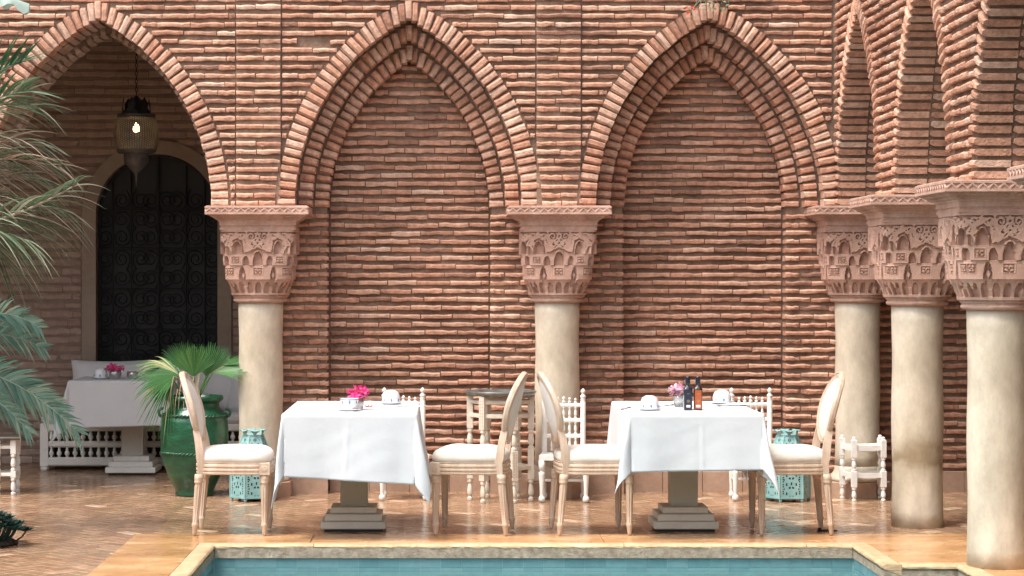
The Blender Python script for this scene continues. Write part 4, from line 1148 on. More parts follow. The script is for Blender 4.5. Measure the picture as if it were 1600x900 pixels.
def spindle_chair(label, loc, rz, grp):
    """faces -Y"""
    t = thing('spindle_chair', label, 'chair', loc, rz, grp)
    wf, wb, yf, yb, zs, zt = .152, .135, -.13, .13, .325, .70
    mb = MB(); vs = [(-wf - .02, yf - .02), (wf + .02, yf - .02), (wb + .02, yb + .015), (-wb - .02, yb + .015)]
    mb.add([(x, y, zs - .035) for x, y in vs] + [(x, y, zs - .004) for x, y in vs] + [(x * .96, y * .96, zs) for x, y in vs],
           [(3, 2, 1, 0), (8, 9, 10, 11)] + [(k_ * 4 + i, k_ * 4 + (i + 1) % 4, k_ * 4 + 4 + (i + 1) % 4, k_ * 4 + 4 + i) for k_ in range(2) for i in range(4)])
    obj('seat', mb, 'white_paint', t)
    for s in (-1, 1):
        mb = MB(); mb.lathe([(.012, 0), (.02, .006), (.024, .022), (.02, .038), (.013, .044), (.015, .055), (.0155, .10), (.022, .19), (.023, .205), (.014, .212), (.0135, .222), (.022, .228), (.022, .291)], s * wf, yf, n=16); obj('leg', mb, 'white_paint', t, True)
        mb = MB(); mb.lathe([(.012, 0), (.018, .006), (.021, .022), (.018, .036), (.012, .042), (.014, .055), (.018, .2), (.018, .3)], s * wb, yb, n=14); obj('leg', mb, 'white_paint', t, True)
        mb = MB(); mb.lathe([(.019, .29), (.0195, zt - .02), (.016, zt - .012), (.0195, zt - .004), (.0195, zt)] + finial(zt, .021), s * wb, yb, n=16, cap=False); obj('back_post', mb, 'white_paint', t, True)
    for z in (.44, .55, .655):
        mb = MB(); mb.box(-wb + .014, wb - .014, yb - .012, yb + .012, z - .014, z + .014, bev=.006); obj('back_rail', mb, 'white_paint', t)
    for i in range(5):
        x = -.082 + .041 * i
        for z0, z1 in ((.45, .54), (.56, .645), (.335, .43)):
            mb = MB(); mb.lathe(turned(z0, z1, .0105), x, yb, n=10); obj('spindle', mb, 'white_paint', t, True)
        mb = MB(); mb.lathe(finial(.667, .0115 + .003 * (2 - abs(i - 2)) / 2), x, yb, n=10, cap=False); obj('finial', mb, 'white_paint', t, True)
    for s in (-1, 1):
        mb = MB(); mb.tube([(s * wf, yf, .14), (s * wb, yb, .14)], .009, 8); obj('stretcher', mb, 'white_paint', t, True)
    mb = MB(); mb.box(-wb, wb, -.012, .012, .13, .15, bev=.004); obj('stretcher', mb, 'white_paint', t)
    return t
GS = 'small white spindle chairs along the wall'
sc = spindle_chair('small white spindle chair before the column between the blind arches', (PX(881, 15.12), 15.12, 0), R(-3), GS)
dup(sc, (PX(631, 15.25), 15.25, 0), R(2), 'small white spindle chair behind the pink flower table', GS)
dup(sc, (PX(1178, 15.22), 15.22, 0), R(2), 'small white spindle chair behind the bottle table', GS)

# ------------------------------------------------------------------ tall round tray stand
t = thing('tray_stand', 'tall cream turned-leg stand with a dark round metal tray', 'side table', (PX(782, 15.12), 15.12, 0), 0)
hexr = .212
hx6 = [(hexr * math.cos(PI / 3 * i - .1), hexr * math.sin(PI / 3 * i - .1)) for i in range(6)]
def lathe_sq(mb, x, y, segs, rz=0):
    """segs: list of ('sq', half, z0, z1) blocks and ('turn', r, z0, z1) turned pieces"""
    for kind, r_, z0, z1 in segs:
        if kind == 'sq':
            b_ = MB(); b_.box(-r_, r_, -r_, r_, z0, z1, bev=.004); b_.xf(Matrix.Translation((x, y, 0)) @ Matrix.Rotation(rz, 4, 'Z')); mb.add(b_.v, b_.f)
        else: mb.lathe(turned(z0 - .002, z1 + .002, r_), x, y, n=14)
for i, (x, y) in enumerate(hx6):
    mb = MB(); rz = PI / 3 * i - .1
    lathe_sq(mb, x, y, [('turn', .019, 0, .15), ('sq', .021, .15, .36), ('turn', .021, .36, .50), ('sq', .021, .50, .73)], rz)
    lg = obj('leg', mb, 'cream_paint', t)
    for z0, z1 in ((.17, .34), (.52, .71)):       # chip carving
        cv = MB(); nn = 9
        for j in range(nn):
            zc = z0 + (z1 - z0) * (j + .5) / nn
            for a, b in ((-.009, 0), (.009, 0)):
                cv.add([(a - .005, -.0225, zc), (a, -.0225, zc - .007), (a + .005, -.0225, zc), (a, -.0225, zc + .007)], [(0, 1, 2, 3)])
        cv.xf(Matrix.Translation((x, y, 0)) @ Matrix.Rotation(rz + PI / 2, 4, 'Z')); obj('carving', cv, 'pale_wood', lg)
for i in range(6):
    a, b = Vector((*hx6[i], 0)), Vector((*hx6[(i + 1) % 6], 0)); d = (b - a).normalized(); an = math.atan2(d.y, d.x)
    for z in (.235, .595, .69):
        mb = MB(); L_ = (b - a).length / 2 - .018; mb.box(-L_, L_, -.009, .009, z - .014, z + .014, bev=.003)
        mb.xf(Matrix.Translation((a + b) / 2) @ Matrix.Rotation(an, 4, 'Z')); obj('rail', mb, 'cream_paint', t)
mb = MB(); mb.lathe([(.20, .731), (.235, .735), (.247, .748), (.252, .762), (.247, .763), (.238, .752), (.20, .744), (0, .742)], n=48, cap=False); obj('tray', mb, 'tray', t, True)

# ------------------------------------------------------------------ low white stools
def low_stool(label, loc, rz, top=False):
    t = thing('low_stool', label, 'stool', loc, rz)
    ps = [(-.103, -.1), (.103, -.1), (.135, .1), (-.135, .1)]
    for x, y in ps:
        mb = MB(); lathe_sq(mb, x, y, [('turn', .0165, 0, .095), ('sq', .018, .095, .21), ('turn', .0165, .21, .30), ('sq', .0175, .30, .425)], U(-.05, .05))
        mb.lathe([(.018, .425), (.012, .43), (.014, .437), (.008, .445), (0, .447)], x, y, n=12, cap=False); obj('leg', mb, 'white_paint', t)
    for i in range(4):
        a, b = Vector((*ps[i], 0)), Vector((*ps[(i + 1) % 4], 0)); d = (b - a).normalized(); an = math.atan2(d.y, d.x)
        for z, h in ((.18, .016), (.37, .018)):
            mb = MB(); L_ = (b - a).length / 2 - .014
            n_ = 8; vs = []
            for j in range(n_ + 1):
                q = -1 + 2 * j / n_; sag = -.004 * (1 - q * q)
                vs += [(L_ * q, -.01, z - h + sag), (L_ * q, .01, z - h + sag), (L_ * q, .01, z + h + sag), (L_ * q, -.01, z + h + sag)]
            fs = [(k_ * 4 + i_, k_ * 4 + (i_ + 1) % 4, k_ * 4 + 4 + (i_ + 1) % 4, k_ * 4 + 4 + i_) for k_ in range(n_) for i_ in range(4)]
            mb.add(vs, fs); mb.xf(Matrix.Translation((a + b) / 2) @ Matrix.Rotation(an, 4, 'Z')); obj('rail', mb, 'white_paint', t)
    for i in range(5):                                # slats of the seat and of the shelf
        for z in (.375, .185):
            y = -.07 + .035 * i; w = .1 + .03 * (y + .1) / .2
            mb = MB(); mb.grid(lambda u, v: ((u - .5) * 2 * w, y + (v - .5) * .026, z - .03 * (1 - (2 * u - 1) ** 2)), 8, 1)
            o = obj('slat', mb, 'white_paint', t); md = o.modifiers.new('t', 'SOLIDIFY'); md.thickness = .008
    return t
low_stool('low white slatted stool beside the corner column', (PX(1351, 15.18), 15.17, 0), R(4))
t = thing('side_stool', 'low white turned-leg stool with dark wooden top near the loggia', 'stool', (-3.26, 15.62, 0), R(3))
for x in (-.2, -.075, .075, .2):
    for y in (-.11, .11):
        if abs(x) < .1: continue
        mb = MB(); lathe_sq(mb, x, y, [('turn', .018, 0, .12), ('sq', .018, .12, .17), ('turn', .019, .17, .29), ('sq', .019, .29, .395)]); obj('leg', mb, 'white_paint', t)
for x in (.09, -.09):
    mb = MB(); lathe_sq(mb, x, -.11, [('turn', .018, 0, .12), ('sq', .018, .12, .17), ('turn', .019, .17, .29), ('sq', .019, .29, .395)]); obj('leg', mb, 'white_paint', t)
for y in (-.11, .11):
    for z in (.145, .34): mb = MB(); mb.box(-.185, .185, y - .009, y + .009, z - .012, z + .012, bev=.003); obj('rail', mb, 'white_paint', t)
for x in (-.2, .2): mb = MB(); mb.box(x - .009, x + .009, -.095, .095, .133, .157, bev=.003); obj('rail', mb, 'white_paint', t)
mb = MB(); mb.box(-.25, .25, -.15, .15, .395, .413, bev=.005); obj('top', mb, 'dark_wood', t)

# ------------------------------------------------------------------ pierced mint lanterns
def mint_lantern(label, loc, rz):
    t = thing('floor_lantern', label, 'lantern', loc, rz, 'mint pierced metal floor lanterns')
    prof = [(.162, .022), (.160, .235), (.152, .262), (.072, .452)]
    inner = MB(); inner.lathe([(.13, .03), (.13, .24), (.055, .44)], n=6); obj('painted_inner_dark', inner, 'hollow_dark', t)  # dark liner colours in the shade behind the pierced holes
    def hole_low(u, v):
        u = abs(u - .5) * 2
        if v < .10 or v > .90 or u > .80: return False
        cell = (math.sin(u * 11.5) * math.sin(v * 21 + (1 if u > .35 else 0)))
        bord = abs(u - .72) < .05 and .15 < v < .85 and (v * 13) % 1 < .55
        return (cell > .62 and u < .62) or bord or (math.hypot(u * 1.1, (v - .5) * 1.5) < .08)
    def hole_up(u, v):
        u = abs(u - .5) * 2
        if v < .08 or v > .9 or u > .78: return False
        return math.sin(u * 10) * math.sin(v * 24) > .6 or (u < .08 and (v * 9) % 1 < .4)
    for i in range(6):
        a0, a1 = PI / 3 * i, PI / 3 * (i + 1)
        for (r0, z0), (r1, z1), hole, nm in ((prof[0], prof[1], hole_low, 'pierced_panel'), (prof[2], prof[3], hole_up, 'shoulder_panel')):
            def fn(u, v):
                r_ = r0 + (r1 - r0) * v
                return ((math.cos(a0) * (1 - u) + math.cos(a1) * u) * r_, (math.sin(a0) * (1 - u) + math.sin(a1) * u) * r_, z0 + (z1 - z0) * v)
            mb = MB(); mb.grid(fn, 34, 44, keep=lambda u, v: not hole(u, v)); obj(nm, mb, 'mint', t)
        mb = MB(); mb.tube([(r_ * math.cos(a0), r_ * math.sin(a0), z) for r_, z in prof], .005, 6); obj('corner_rod', mb, 'mint', t)
        mb = MB(); mb.lathe([(.008, 0), (.012, .008), (.012, .016), (.007, .024)], .15 * math.cos(a0), .15 * math.sin(a0), n=10); obj('ball_foot', mb, 'mint', t, True)
        am = (a0 + a1) / 2                            # leaf crown
        mb = MB()
        def lf(u, v):
            w = .034 * math.sin(PI * min(1, .25 + .75 * (1 - v))) * (1 if v < .95 else .2); rr = .068 + .022 * v ** 1.5; z = .45 + .04 * math.sin(v * 2.3) + .004 * abs(u - .5)
            return (rr * math.cos(am) - (u - .5) * 2 * w * math.sin(am), rr * math.sin(am) + (u - .5) * 2 * w * math.cos(am), z)
        mb.grid(lf, 6, 8); o = obj('crown_leaf', mb, 'mint', t, True); md = o.modifiers.new('t', 'SOLIDIFY'); md.thickness = .002
    for z, r_, h in ((.024, .166, .012), (.238, .163, .026), (.448, .075, .012)):
        mb = MB(); mb.lathe([(r_ - .012, z - .002), (r_, z), (r_ - (.009 if h > .02 else 0), z + h), (r_ - .02, z + h + .002)], n=6); obj('band', mb, 'mint', t)
    return t
ml = mint_lantern('mint pierced metal lantern between the green jar and the column', (PX(396, 15.16), 15.14, 0), .25)
dup(ml, (PX(1229, 15.15), 15.12, 0), .05, 'mint pierced metal lantern beside the bottle table near the corner', 'mint pierced metal floor lanterns')

# ------------------------------------------------------------------ green glazed jar with fan palm
JX, JY = PX(304, 15.5), 15.5
t = thing('glazed_jar', 'large green glazed jar with rope bands and two ear handles', 'jar', (JX, JY, 0))
prof = [(.128, 0), (.138, .008), (.136, .03), (.142, .05), (.188, .14), (.226, .25), (.239, .36), (.241, .45), (.238, .52), (.224, .57), (.196, .608), (.176, .63), (.176, .655), (.192, .672), (.203, .682), (.205, .698), (.198, .71), (.182, .71), (.165, .69), (.16, .64), (.158, .60), (0, .60)]
from bisect import bisect
def dense(pr, n=5):
    out = []
    for (a, b), (c_, d) in zip(pr[:-1], pr[1:]):
        for i in range(n): q = i / n; out.append((a + (c_ - a) * q, b + (d - b) * q))
    return out + [pr[-1]]
pr = dense(prof, 4); pr = [(r_ + (.0018 * math.sin(z * 95) if .1 < z < .6 and i < 60 else 0), z) for i, (r_, z) in enumerate(pr)]
mb = MB(); mb.lathe(pr, n=64, cap=False); obj('body', mb, 'glaze_green', t, True)
mb = MB(); mb.lathe([(.158, .640), (.08, .655), (0, .66)], n=30, cap=False); obj('soil', mb, 'soil', t, True)
def rope(z, r_):
    mb = MB(); n_ = 150
    for s in (0, PI):
        mb.tube([((r_ + .006 * math.cos(a * 26 + s)) * math.cos(a), (r_ + .006 * math.cos(a * 26 + s)) * math.sin(a), z + .007 * math.sin(a * 26 + s)) for a in [2 * PI * i / (n_ * 2) for i in range(n_ * 2 + 1)]], .006, 5, cap=False)
    return mb
obj('rope_band', rope(.572, .226), 'glaze_green', t, True); obj('rope_band', rope(.305, .236), 'glaze_green', t, True)
for s in (-1, 1):
    mb = MB(); mb.tube([(s * (.226 + .028 * math.sin(a)), 0, .588 + .03 * math.cos(a)) for a in [-.1 + 3.3 * i / 12 for i in range(13)]], .010, 10); obj('ear_handle', mb, 'glaze_green', t, True)

def fan_leaf(parent, base, tip, up, rad, spread, nseg=26, tint0=.35, droop=.1, fold=.05, dry=.12, join=.62, seed=0, axis=None):
    """petiole from base to tip, then a pleated fan whose mid rib continues along the petiole"""
    r2 = random.Random(seed); base, tip = Vector(base), Vector(tip); d = (tip - base).normalized(); up = Vector(up); side = d.cross(up).normalized(); nrm = side.cross(d).normalized()
    lf = bpy.data.objects.new('fan_leaf', None); C.objects.link(lf); lf.parent = parent; lf.empty_display_size = .05
    pm_ = MB(); mid = (base + tip) / 2 + nrm * .02; pm_.tube([base, mid, tip], [.008, .006, .005], 6, tint=.75); obj('petiole', pm_, 'fan_leaf', lf, True)
    if axis:
        d = Vector(axis).normalized(); side = d.cross(up).normalized(); nrm = side.cross(d).normalized()
    mb = MB(); da = spread / nseg
    for k_ in range(nseg):
        a = -spread / 2 + da * (k_ + .5)
        L_ = rad * (1 - .22 * (abs(a) / (spread / 2)) ** 2) * r2.uniform(.9, 1.07)
        tt = min(1, max(0, r2.gauss(tint0, .12)))
        if r2.random() < dry: tt = r2.uniform(.9, 1)
        kink = r2.random() < .25
        vs = []; m_ = 8
        for j in range(m_ + 1):
            q = j / m_
            w = (da / 2 * L_ * q if q < join else da / 2 * L_ * join * (1 - (q - join) / (1 - join)) ** .8)
            w = max(w, .0008)
            e = max(0, q - join) / (1 - join)
            dr = droop * L_ * (q ** 2) + (1.3 if kink else .5) * L_ * .22 * e ** 1.6 * droop * 5
            dirv = d * math.cos(a) + side * math.sin(a)
            perp = -d * math.sin(a) + side * math.cos(a)
            c_ = tip + dirv * (L_ * q) + nrm * (.25 * L_ * q * (abs(math.sin(a)) * .3)) - Vector((0, 0, dr))
            vs += [c_ - perp * w - nrm * (fold * w * 8), c_ + nrm * fold * w * 2, c_ + perp * w - nrm * (fold * w * 8)]
        fs = []
        for j in range(m_): fs += [(j * 3, j * 3 + 1, j * 3 + 4, j * 3 + 3), (j * 3 + 1, j * 3 + 2, j * 3 + 5, j * 3 + 4)]
        mb.add(vs, fs, tt)
    obj('blade', mb, 'fan_leaf', lf)
    return lf
fp = thing('fan_palm', 'bushy green fan palm growing in the green glazed jar', 'plant', (JX, JY, .64))
s15 = JY / F
def jp(x, y, dy=0): return (PX(x, JY) - JX, dy, PZ(y, JY) - .64)
fan_leaf(fp, (0, 0, 0), jp(305, 588, -.09), (0, 1, .35), .235, R(112), 28, .55, .02, seed=2, dry=.03, join=.84, axis=(0, -.15, 1))
fan_leaf(fp, (0, 0, 0), jp(322, 588, -.02), (0, 1, .3), .25, R(100), 26, .4, .02, seed=3, dry=.05, join=.78, axis=(.25, 0, 1))
fan_leaf(fp, (-.01, 0, 0), jp(282, 584, -.10), (-.1, -.7, .7), .34, R(130), 30, .4, .16, seed=4, dry=.14, axis=(-1, -.1, .05))
fan_leaf(fp, (-.01, .03, 0), jp(276, 574, .02), (.2, -.2, 1), .33, R(90), 24, .55, .14, seed=5, dry=.25, axis=(-1, .1, .25))
fan_leaf(fp, (.01, 0, 0), jp(334, 582, -.06), (-.2, -.45, 1), .32, R(86), 26, .5, .08, seed=6, dry=.12, axis=(1, -.1, .22))
fan_leaf(fp, (.01, .02, 0), jp(332, 574, .04), (-.2, -.2, 1), .34, R(80), 24, .4, .06, seed=7, dry=.08, axis=(1, .15, .3))
fan_leaf(fp, (-.02, -.02, 0), jp(274, 592, -.12), (-.3, -.9, .3), .30, R(110), 22, .4, .3, seed=8, dry=.3, join=.45, axis=(-.75, -.2, -.65))
fan_leaf(fp, (0, .02, 0), jp(290, 580, .05), (0, 1, .2), .24, R(100), 24, .3, .02, seed=9, dry=.08, join=.7, axis=(-.45, 0, 1))
fan_leaf(fp, (0, .05, 0), jp(330, 582, .12), (0, 1, .2), .22, R(100), 24, .3, .03, seed=12, dry=.05, join=.7, axis=(.6, .2, .9))
for i in range(10):
    x = U(-.16, .1); mb = MB(); z0 = U(.08, .2)
    mb.tube([(x * .5, -.08, z0), (x * .9, -.15, z0 + .03), (x, -.19, z0 - .06), (x * 1.05, -.2, z0 - U(.12, .22))], [.003, .003, .0025, .001], 4, tint=U(.3, 1)); obj('dry_strand', mb, 'dry_leaf', fp)
mb = MB(); mb.add([(0, 0, .1), (.02, 0, .1), (.06, .02, .34), (.045, .02, .35)], [(0, 1, 2, 3)], .9); obj('cut_stalk', mb, 'dry_leaf', fp)

# ------------------------------------------------------------------ loggia sofa and cushions
SY0, SY1 = 17.50, 18.06
SXL, SXR = PX(62, 17.5), -1.12
sf = thing('baluster_sofa', 'white wooden bench sofa with two rows of turned balusters in loggia', 'sofa', (0, 0, 0))
for x in (SXL + .035, SXR - .035, (SXL + SXR) / 2):
    mb = MB(); mb.box(x - .032, x + .032, SY0 - .004, SY0 + .06, .03, .378, bev=.006); obj('post', mb, 'white_paint', sf)
    mb = MB(); mb.lathe([(.03, 0), (.036, .01), (.03, .03)], x, SY0 + .03, n=14); obj('foot', mb, 'white_paint', sf)
for z0, z1, yb in ((.035, .105, 0), (.185, .235, .004), (.315, .375, 0)):
    mb = MB(); mb.box(SXL + .002, SXR - .002, SY0 + yb, SY0 + .05, z0, z1, bev=.012); obj('rail', mb, 'white_paint', sf)
n_ = int((SXR - SXL - .14) / .0635)
bal = MB(); bal.lathe([(.011, 0), (.013, .004), (.009, .010), (.019, .022), (.021, .034), (.015, .05), (.008, .056), (.013, .062), (.013, .066), (.007, .07), (.010, .08)], n=10)
balm = mkmesh('baluster', bal, 'white_paint', True)
for i in range(n_):
    for z in (.105, .235):
        o = obj('baluster', balm, None, sf); o.location = (SXL + .09 + i * .0635, SY0 + .025, z)
mb = MB(); mb.box(SXL, SXR, SY0 + .06, SY1, .33, .372); obj('seat_board', mb, 'white_paint', sf)
mb = MB(); mb.box(SXL, SXL + .03, SY0 + .05, SY1, .03, .33, bev=.003); obj('end_panel', mb, 'white_paint', sf)
mb = MB(); mb.box(SXL + .02, SXR, SY1 - .04, SY1, .03, .33); obj('rear_panel', mb, 'dark_wood', sf)
mb = MB(); mb.box(SXL + .015, SXR - .015, SY0 - .006, SY1 - .01, .374, .455, bev=.025); obj('seat_mattress', mb, 'cushion', sf, True)
def cushion(label, x, y, z, w, h, th, tilt, rz, emb=False, roll=0):
    mb = MB()
    for s in (1, -1):
        def fn(u, v):
            a, b = 2 * u - 1, 2 * v - 1
            p = (1 - abs(a) ** 3.2) * (1 - abs(b) ** 3.2); k_ = max(0, p) ** .45
            sx_ = 1 - .07 * (1 - b * b) * 1; sz_ = 1 - .07 * (1 - a * a)
            return (a * w / 2 * sx_, -s * th / 2 * k_ + .006 * math.sin(5 * a + 3 * b) * k_, b * h / 2 * sz_)
        mb.grid(fn, 22, 22)
    o = obj('cushion', mb, 'cushion', None, True, (x, y, z)); o.rotation_euler = (tilt, roll, rz); tag(o, label, 'cushion', 'cushions on the loggia sofa')
    if emb:
        e = MB()
        for i in range(9):
            for j in range(2):
                a = .06 + j * .05; b = -.16 + i * .04; q = .012
                e.add([(a - q, -th / 2 - .002, b), (a, -th / 2 - .002, b - q * 1.3), (a + q, -th / 2 - .002, b), (a, -th / 2 - .002, b + q * 1.3)], [(0, 1, 2, 3)])
        obj('embroidery', e, 'embroidery', o)
    return o
cy = 17.93
cushion('pale grey cushion leaning behind the loggia cup and flowers', PX(172, cy), cy, .67, .66, .42, .17, R(-13), 0)
cushion('pale grey cushion hidden partly by the fan palm leaves', PX(268, cy), cy, .66, .5, .42, .16, R(-13), R(3))
cushion('pale grey cushion standing behind the green jar', PX(338, cy), cy, .66, .44, .44, .16, R(-14), R(-4))
cushion('pale cushion with dark blue embroidery beside the beige column', PX(392, 17.8), 17.76, .66, .42, .46, .15, R(-16), R(-35), True)

# ------------------------------------------------------------------ hanging lantern
HX, HY = PX(213, 16.75), 16.75
def hz(y): return PZ(y, HY)
hl = thing('hanging_lantern', 'dark pierced brass lantern with lit bulb hanging in the arch', 'lantern', (HX, HY, 0))
cz = hz(150)
nlk = 26
for i in range(nlk):
    z = cz + (3.75 - cz) * i / nlk; mb = MB(); L_ = (3.75 - cz) / nlk * .62
    mb.tube([((.009 * math.cos(a)) * (1 if i % 2 else 0), (.009 * math.cos(a)) * (0 if i % 2 else 1), z + L_ * (1 + math.sin(a))) for a in [2 * PI * j / 10 for j in range(11)]], .0028, 4, cap=False); obj('chain_link', mb, 'iron', hl)
mb = MB(); mb.lathe([(.012, hz(150)), (.03, hz(154)), (.05, hz(160)), (.062, hz(168)), (.09, hz(176)), (.118, hz(180))], n=24); obj('crown', mb, 'iron', hl, True)
for i in range(6):                                   # palmette plates of the crown
    a = 2 * PI * i / 6 + .3; mb = MB()
    def pf(u, v):
        w = .045 * (1 - .5 * v) * (1 + .25 * math.sin(v * 9)); r_ = .095 + .012 * math.sin(v * 3)
        return (r_ * math.cos(a) - (u - .5) * 2 * w * math.sin(a), r_ * math.sin(a) + (u - .5) * 2 * w * math.cos(a), hz(180) + (hz(152) - hz(180)) * v * (1 - .25 * abs(u - .5) * 2))
    mb.grid(pf, 6, 8); obj('palmette', mb, 'iron', hl)
bz0, bz1 = hz(238), hz(180)
def bodyfn(u, v):
    r_ = .122 + .052 * math.sin(PI * (.12 + .72 * (1 - v))); a = 2 * PI * u; return (r_ * math.cos(a), r_ * math.sin(a), bz0 + (bz1 - bz0) * v)
mb = MB(); mb.grid(bodyfn, 110, 40, wrap=True, keep=lambda u, v: not ((int(u * 110) % 2 == 0) and (int(v * 40) % 2 == (int(u * 55) % 2)) and .08 < v < .92)); obj('pierced_body', mb, 'brass_dark', hl)
for z, r_ in ((bz0, .137), (bz1, .14)):
    mb = MB(); mb.tube([(r_ * math.cos(a), r_ * math.sin(a), z) for a in [2 * PI * i / 36 for i in range(37)]], .008, 6, cap=False); obj('band', mb, 'brass_dark', hl, True)
mb = MB(); mb.lathe([(.13, hz(238)), (.098, hz(240)), (.094, hz(254)), (.05, hz(264)), (.014, hz(271)), (.006, hz(284)), (.001, hz(292))][::-1], n=24); obj('finial', mb, 'brass_dark', hl, True)
em = bpy.data.materials.new('bulb_glow'); em.use_nodes = True
b = em.node_tree.nodes['Principled BSDF']; b.inputs['Base Color'].default_value = (1, .8, .5, 1)
b.inputs['Emission Color'].default_value = (1, .62, .25, 1); b.inputs['Emission Strength'].default_value = 14
MATS['bulb_glow'] = em
mb = MB(); mb.lathe([(.006, .04), (.012, .03), (.022, .008), (.025, -.012), (.019, -.03), (.0, -.037)], 0, 0, n=16, cap=False)
mb.v = [(x, y, z + hz(200)) for x, y, z in mb.v]; obj('bulb', mb, 'bulb_glow', hl, True)
lp = bpy.data.lights.new('bulb_light', 'POINT'); lp.energy = 1.2; lp.color = (1, .62, .3); lp.shadow_soft_size = .03
lo = bpy.data.objects.new('bulb_light', lp); C.objects.link(lo); lo.parent = hl; lo.location = (0, 0, hz(208))

# ------------------------------------------------------------------ palms and plants at the open side
def bez(p0, p1, p2, q): return p0 * (1 - q) ** 2 + p1 * 2 * q * (1 - q) + p2 * q * q
def frond(parent, p0, p1, p2, nleaf, L_, width, mat, tint, tvar, droop, ang=.9, twist=0, start=.12, seed=0, rr=.008, stiff=.35, narrow=.55):
    r2 = random.Random(seed); p0, p1, p2 = Vector(p0), Vector(p1), Vector(p2)
    fr = bpy.data.objects.new('frond', None); C.objects.link(fr); fr.parent = parent; fr.empty_display_size = .05
    mb = MB(); N = 16; mb.tube([bez(p0, p1, p2, i / N) for i in range(N + 1)], [rr * (1 - .8 * i / N) for i in range(N + 1)], 6, tint=min(1, tint + .3)); obj('rachis', mb, mat, fr, True)
    mb = MB()
    for k_ in range(nleaf):
        q = start + (1 - start) * (k_ + .5) / nleaf
        o = bez(p0, p1, p2, q); d = (bez(p0, p1, p2, min(1, q + .02)) - bez(p0, p1, p2, q - .02)).normalized()
        up = Vector((0, 0, 1)); side = d.cross(up)
        if side.length < .05: side = Vector((0, 1, 0))
        side.normalize(); nrm = side.cross(d).normalized()
        for s in (1, -1):
            if r2.random() < .05: continue
            a = ang * (1 - narrow * q) * r2.uniform(.85, 1.15); ln = L_ * (math.sin(PI * (.18 + .72 * q)) ** .7) * r2.uniform(.82, 1.12)
            tw = twist + r2.uniform(-.2, .2)
            dv = (d * math.cos(a) + (side * s * math.cos(tw) + nrm * (stiff * math.cos(tw) + math.sin(tw) * s)) * math.sin(a)).normalized()
            wv = dv.cross(nrm * math.cos(tw) - side * s * math.sin(tw) + side * .3 * s).normalized()
            tt = min(1, max(0, r2.gauss(tint, tvar))); vs = []; m_ = 7; dr = droop * r2.uniform(.7, 1.4)
            for j in range(m_ + 1):
                e = j / m_; w = width * (.35 + .65 * min(1, e * 4)) * (1 - e ** 2.2) + .0006
                c_ = o + dv * ln * e - Vector((0, 0, dr * ln * e * e)) - d * (0)
                tip_ = wv * w
                vs += [c_ - tip_, c_ + nrm * w * .35, c_ + tip_]
            fs = []
            for j in range(m_): fs += [(j * 3, j * 3 + 1, j * 3 + 4, j * 3 + 3), (j * 3 + 1, j * 3 + 2, j * 3 + 5, j * 3 + 4)]
            mb.add(vs, fs, tt)
    obj('leaflets', mb, mat, fr)
    return fr
def W(x, y, D): return Vector((PX(x, D), D, PZ(y, D)))
PD = 13.1
def ringed_trunk(x, y, z1, r0, r1, parent, name='trunk'):
    pr = []; n_ = max(6, int(z1 / .035))
    for i in range(n_ * 3 + 1):
        q = i / (n_ * 3); pr.append(((r0 + (r1 - r0) * q) * (1 + .07 * ((i % 3) - 1)), -.02 + (z1 + .02) * q))
    mb = MB(); mb.lathe(pr, x, y, n=18); return obj(name, mb, 'bark', parent)
ap = thing('areca_palm', 'tall feathery palm with yellowing drooping fronds beside the open arch', 'palm', (0, 0, 0))
crown = W(-190, 330, PD)
ringed_trunk(crown.x, PD, crown.z, .07, .035, ap)
def fd(x1, y1, x2, y2, D2, **kw):
    kw.setdefault('mat', 'areca_leaf'); kw.setdefault('twist', .55)
    return frond(ap, crown, W(x1, y1, (PD + D2) / 2), W(x2, y2, D2), **kw)
fd(-60, 120, 34, 96, 13.0, nleaf=22, L_=0.42, width=0.0132, tint=0.11, tvar=0.10, droop=.05, seed=1, stiff=.7, ang=.8)
fd(-80, 130, 62, 168, 13.2, nleaf=24, L_=0.50, width=0.0120, tint=0.46, tvar=0.16, droop=.35, seed=2, stiff=.2)
fd(-70, 190, 70, 230, 13.05, nleaf=24, L_=0.50, width=0.0096, tint=0.77, tvar=0.21, droop=.45, seed=3, stiff=.1)
fd(-60, 250, 66, 285, 13.3, nleaf=24, L_=0.53, width=0.0096, tint=0.70, tvar=0.20, droop=.45, seed=4, stiff=.1)
fd(-70, 400, 120, 288, 12.95, nleaf=17, L_=0.50, width=0.0156, tint=0.66, tvar=0.20, droop=.38, seed=5, stiff=.15, rr=.022, start=.3)
fd(-60, 330, 76, 352, 13.3, nleaf=22, L_=0.53, width=0.0120, tint=0.48, tvar=0.16, droop=.55, seed=6, stiff=0)
fd(-80, 300, 20, 420, 13.2, nleaf=19, L_=0.50, width=0.0108, tint=0.62, tvar=0.20, droop=.5, seed=7, stiff=0)
fd(-70, 215, 96, 262, 13.0, nleaf=26, L_=0.47, width=0.0108, tint=0.77, tvar=0.20, droop=.4, seed=41, stiff=.15)
fd(-60, 290, 100, 330, 13.15, nleaf=26, L_=0.50, width=0.0120, tint=0.62, tvar=0.20, droop=.5, seed=42, stiff=.1)
fd(-60, 150, 44, 142, 12.9, nleaf=26, L_=0.47, width=0.0132, tint=0.40, tvar=0.16, droop=.25, seed=43, stiff=.4)
fd(-60, 345, 40, 375, 12.9, nleaf=22, L_=0.50, width=0.0120, tint=0.55, tvar=0.20, droop=.6, seed=44, stiff=0)
fd(-260, 120, -340, 250, 13.2, nleaf=20, L_=0.50, width=0.0120, tint=0.53, tvar=0.16, droop=.4, seed=8)
fd(-260, 90, -230, 40, 13.5, nleaf=20, L_=0.50, width=0.0120, tint=0.44, tvar=0.16, droop=.3, seed=9)
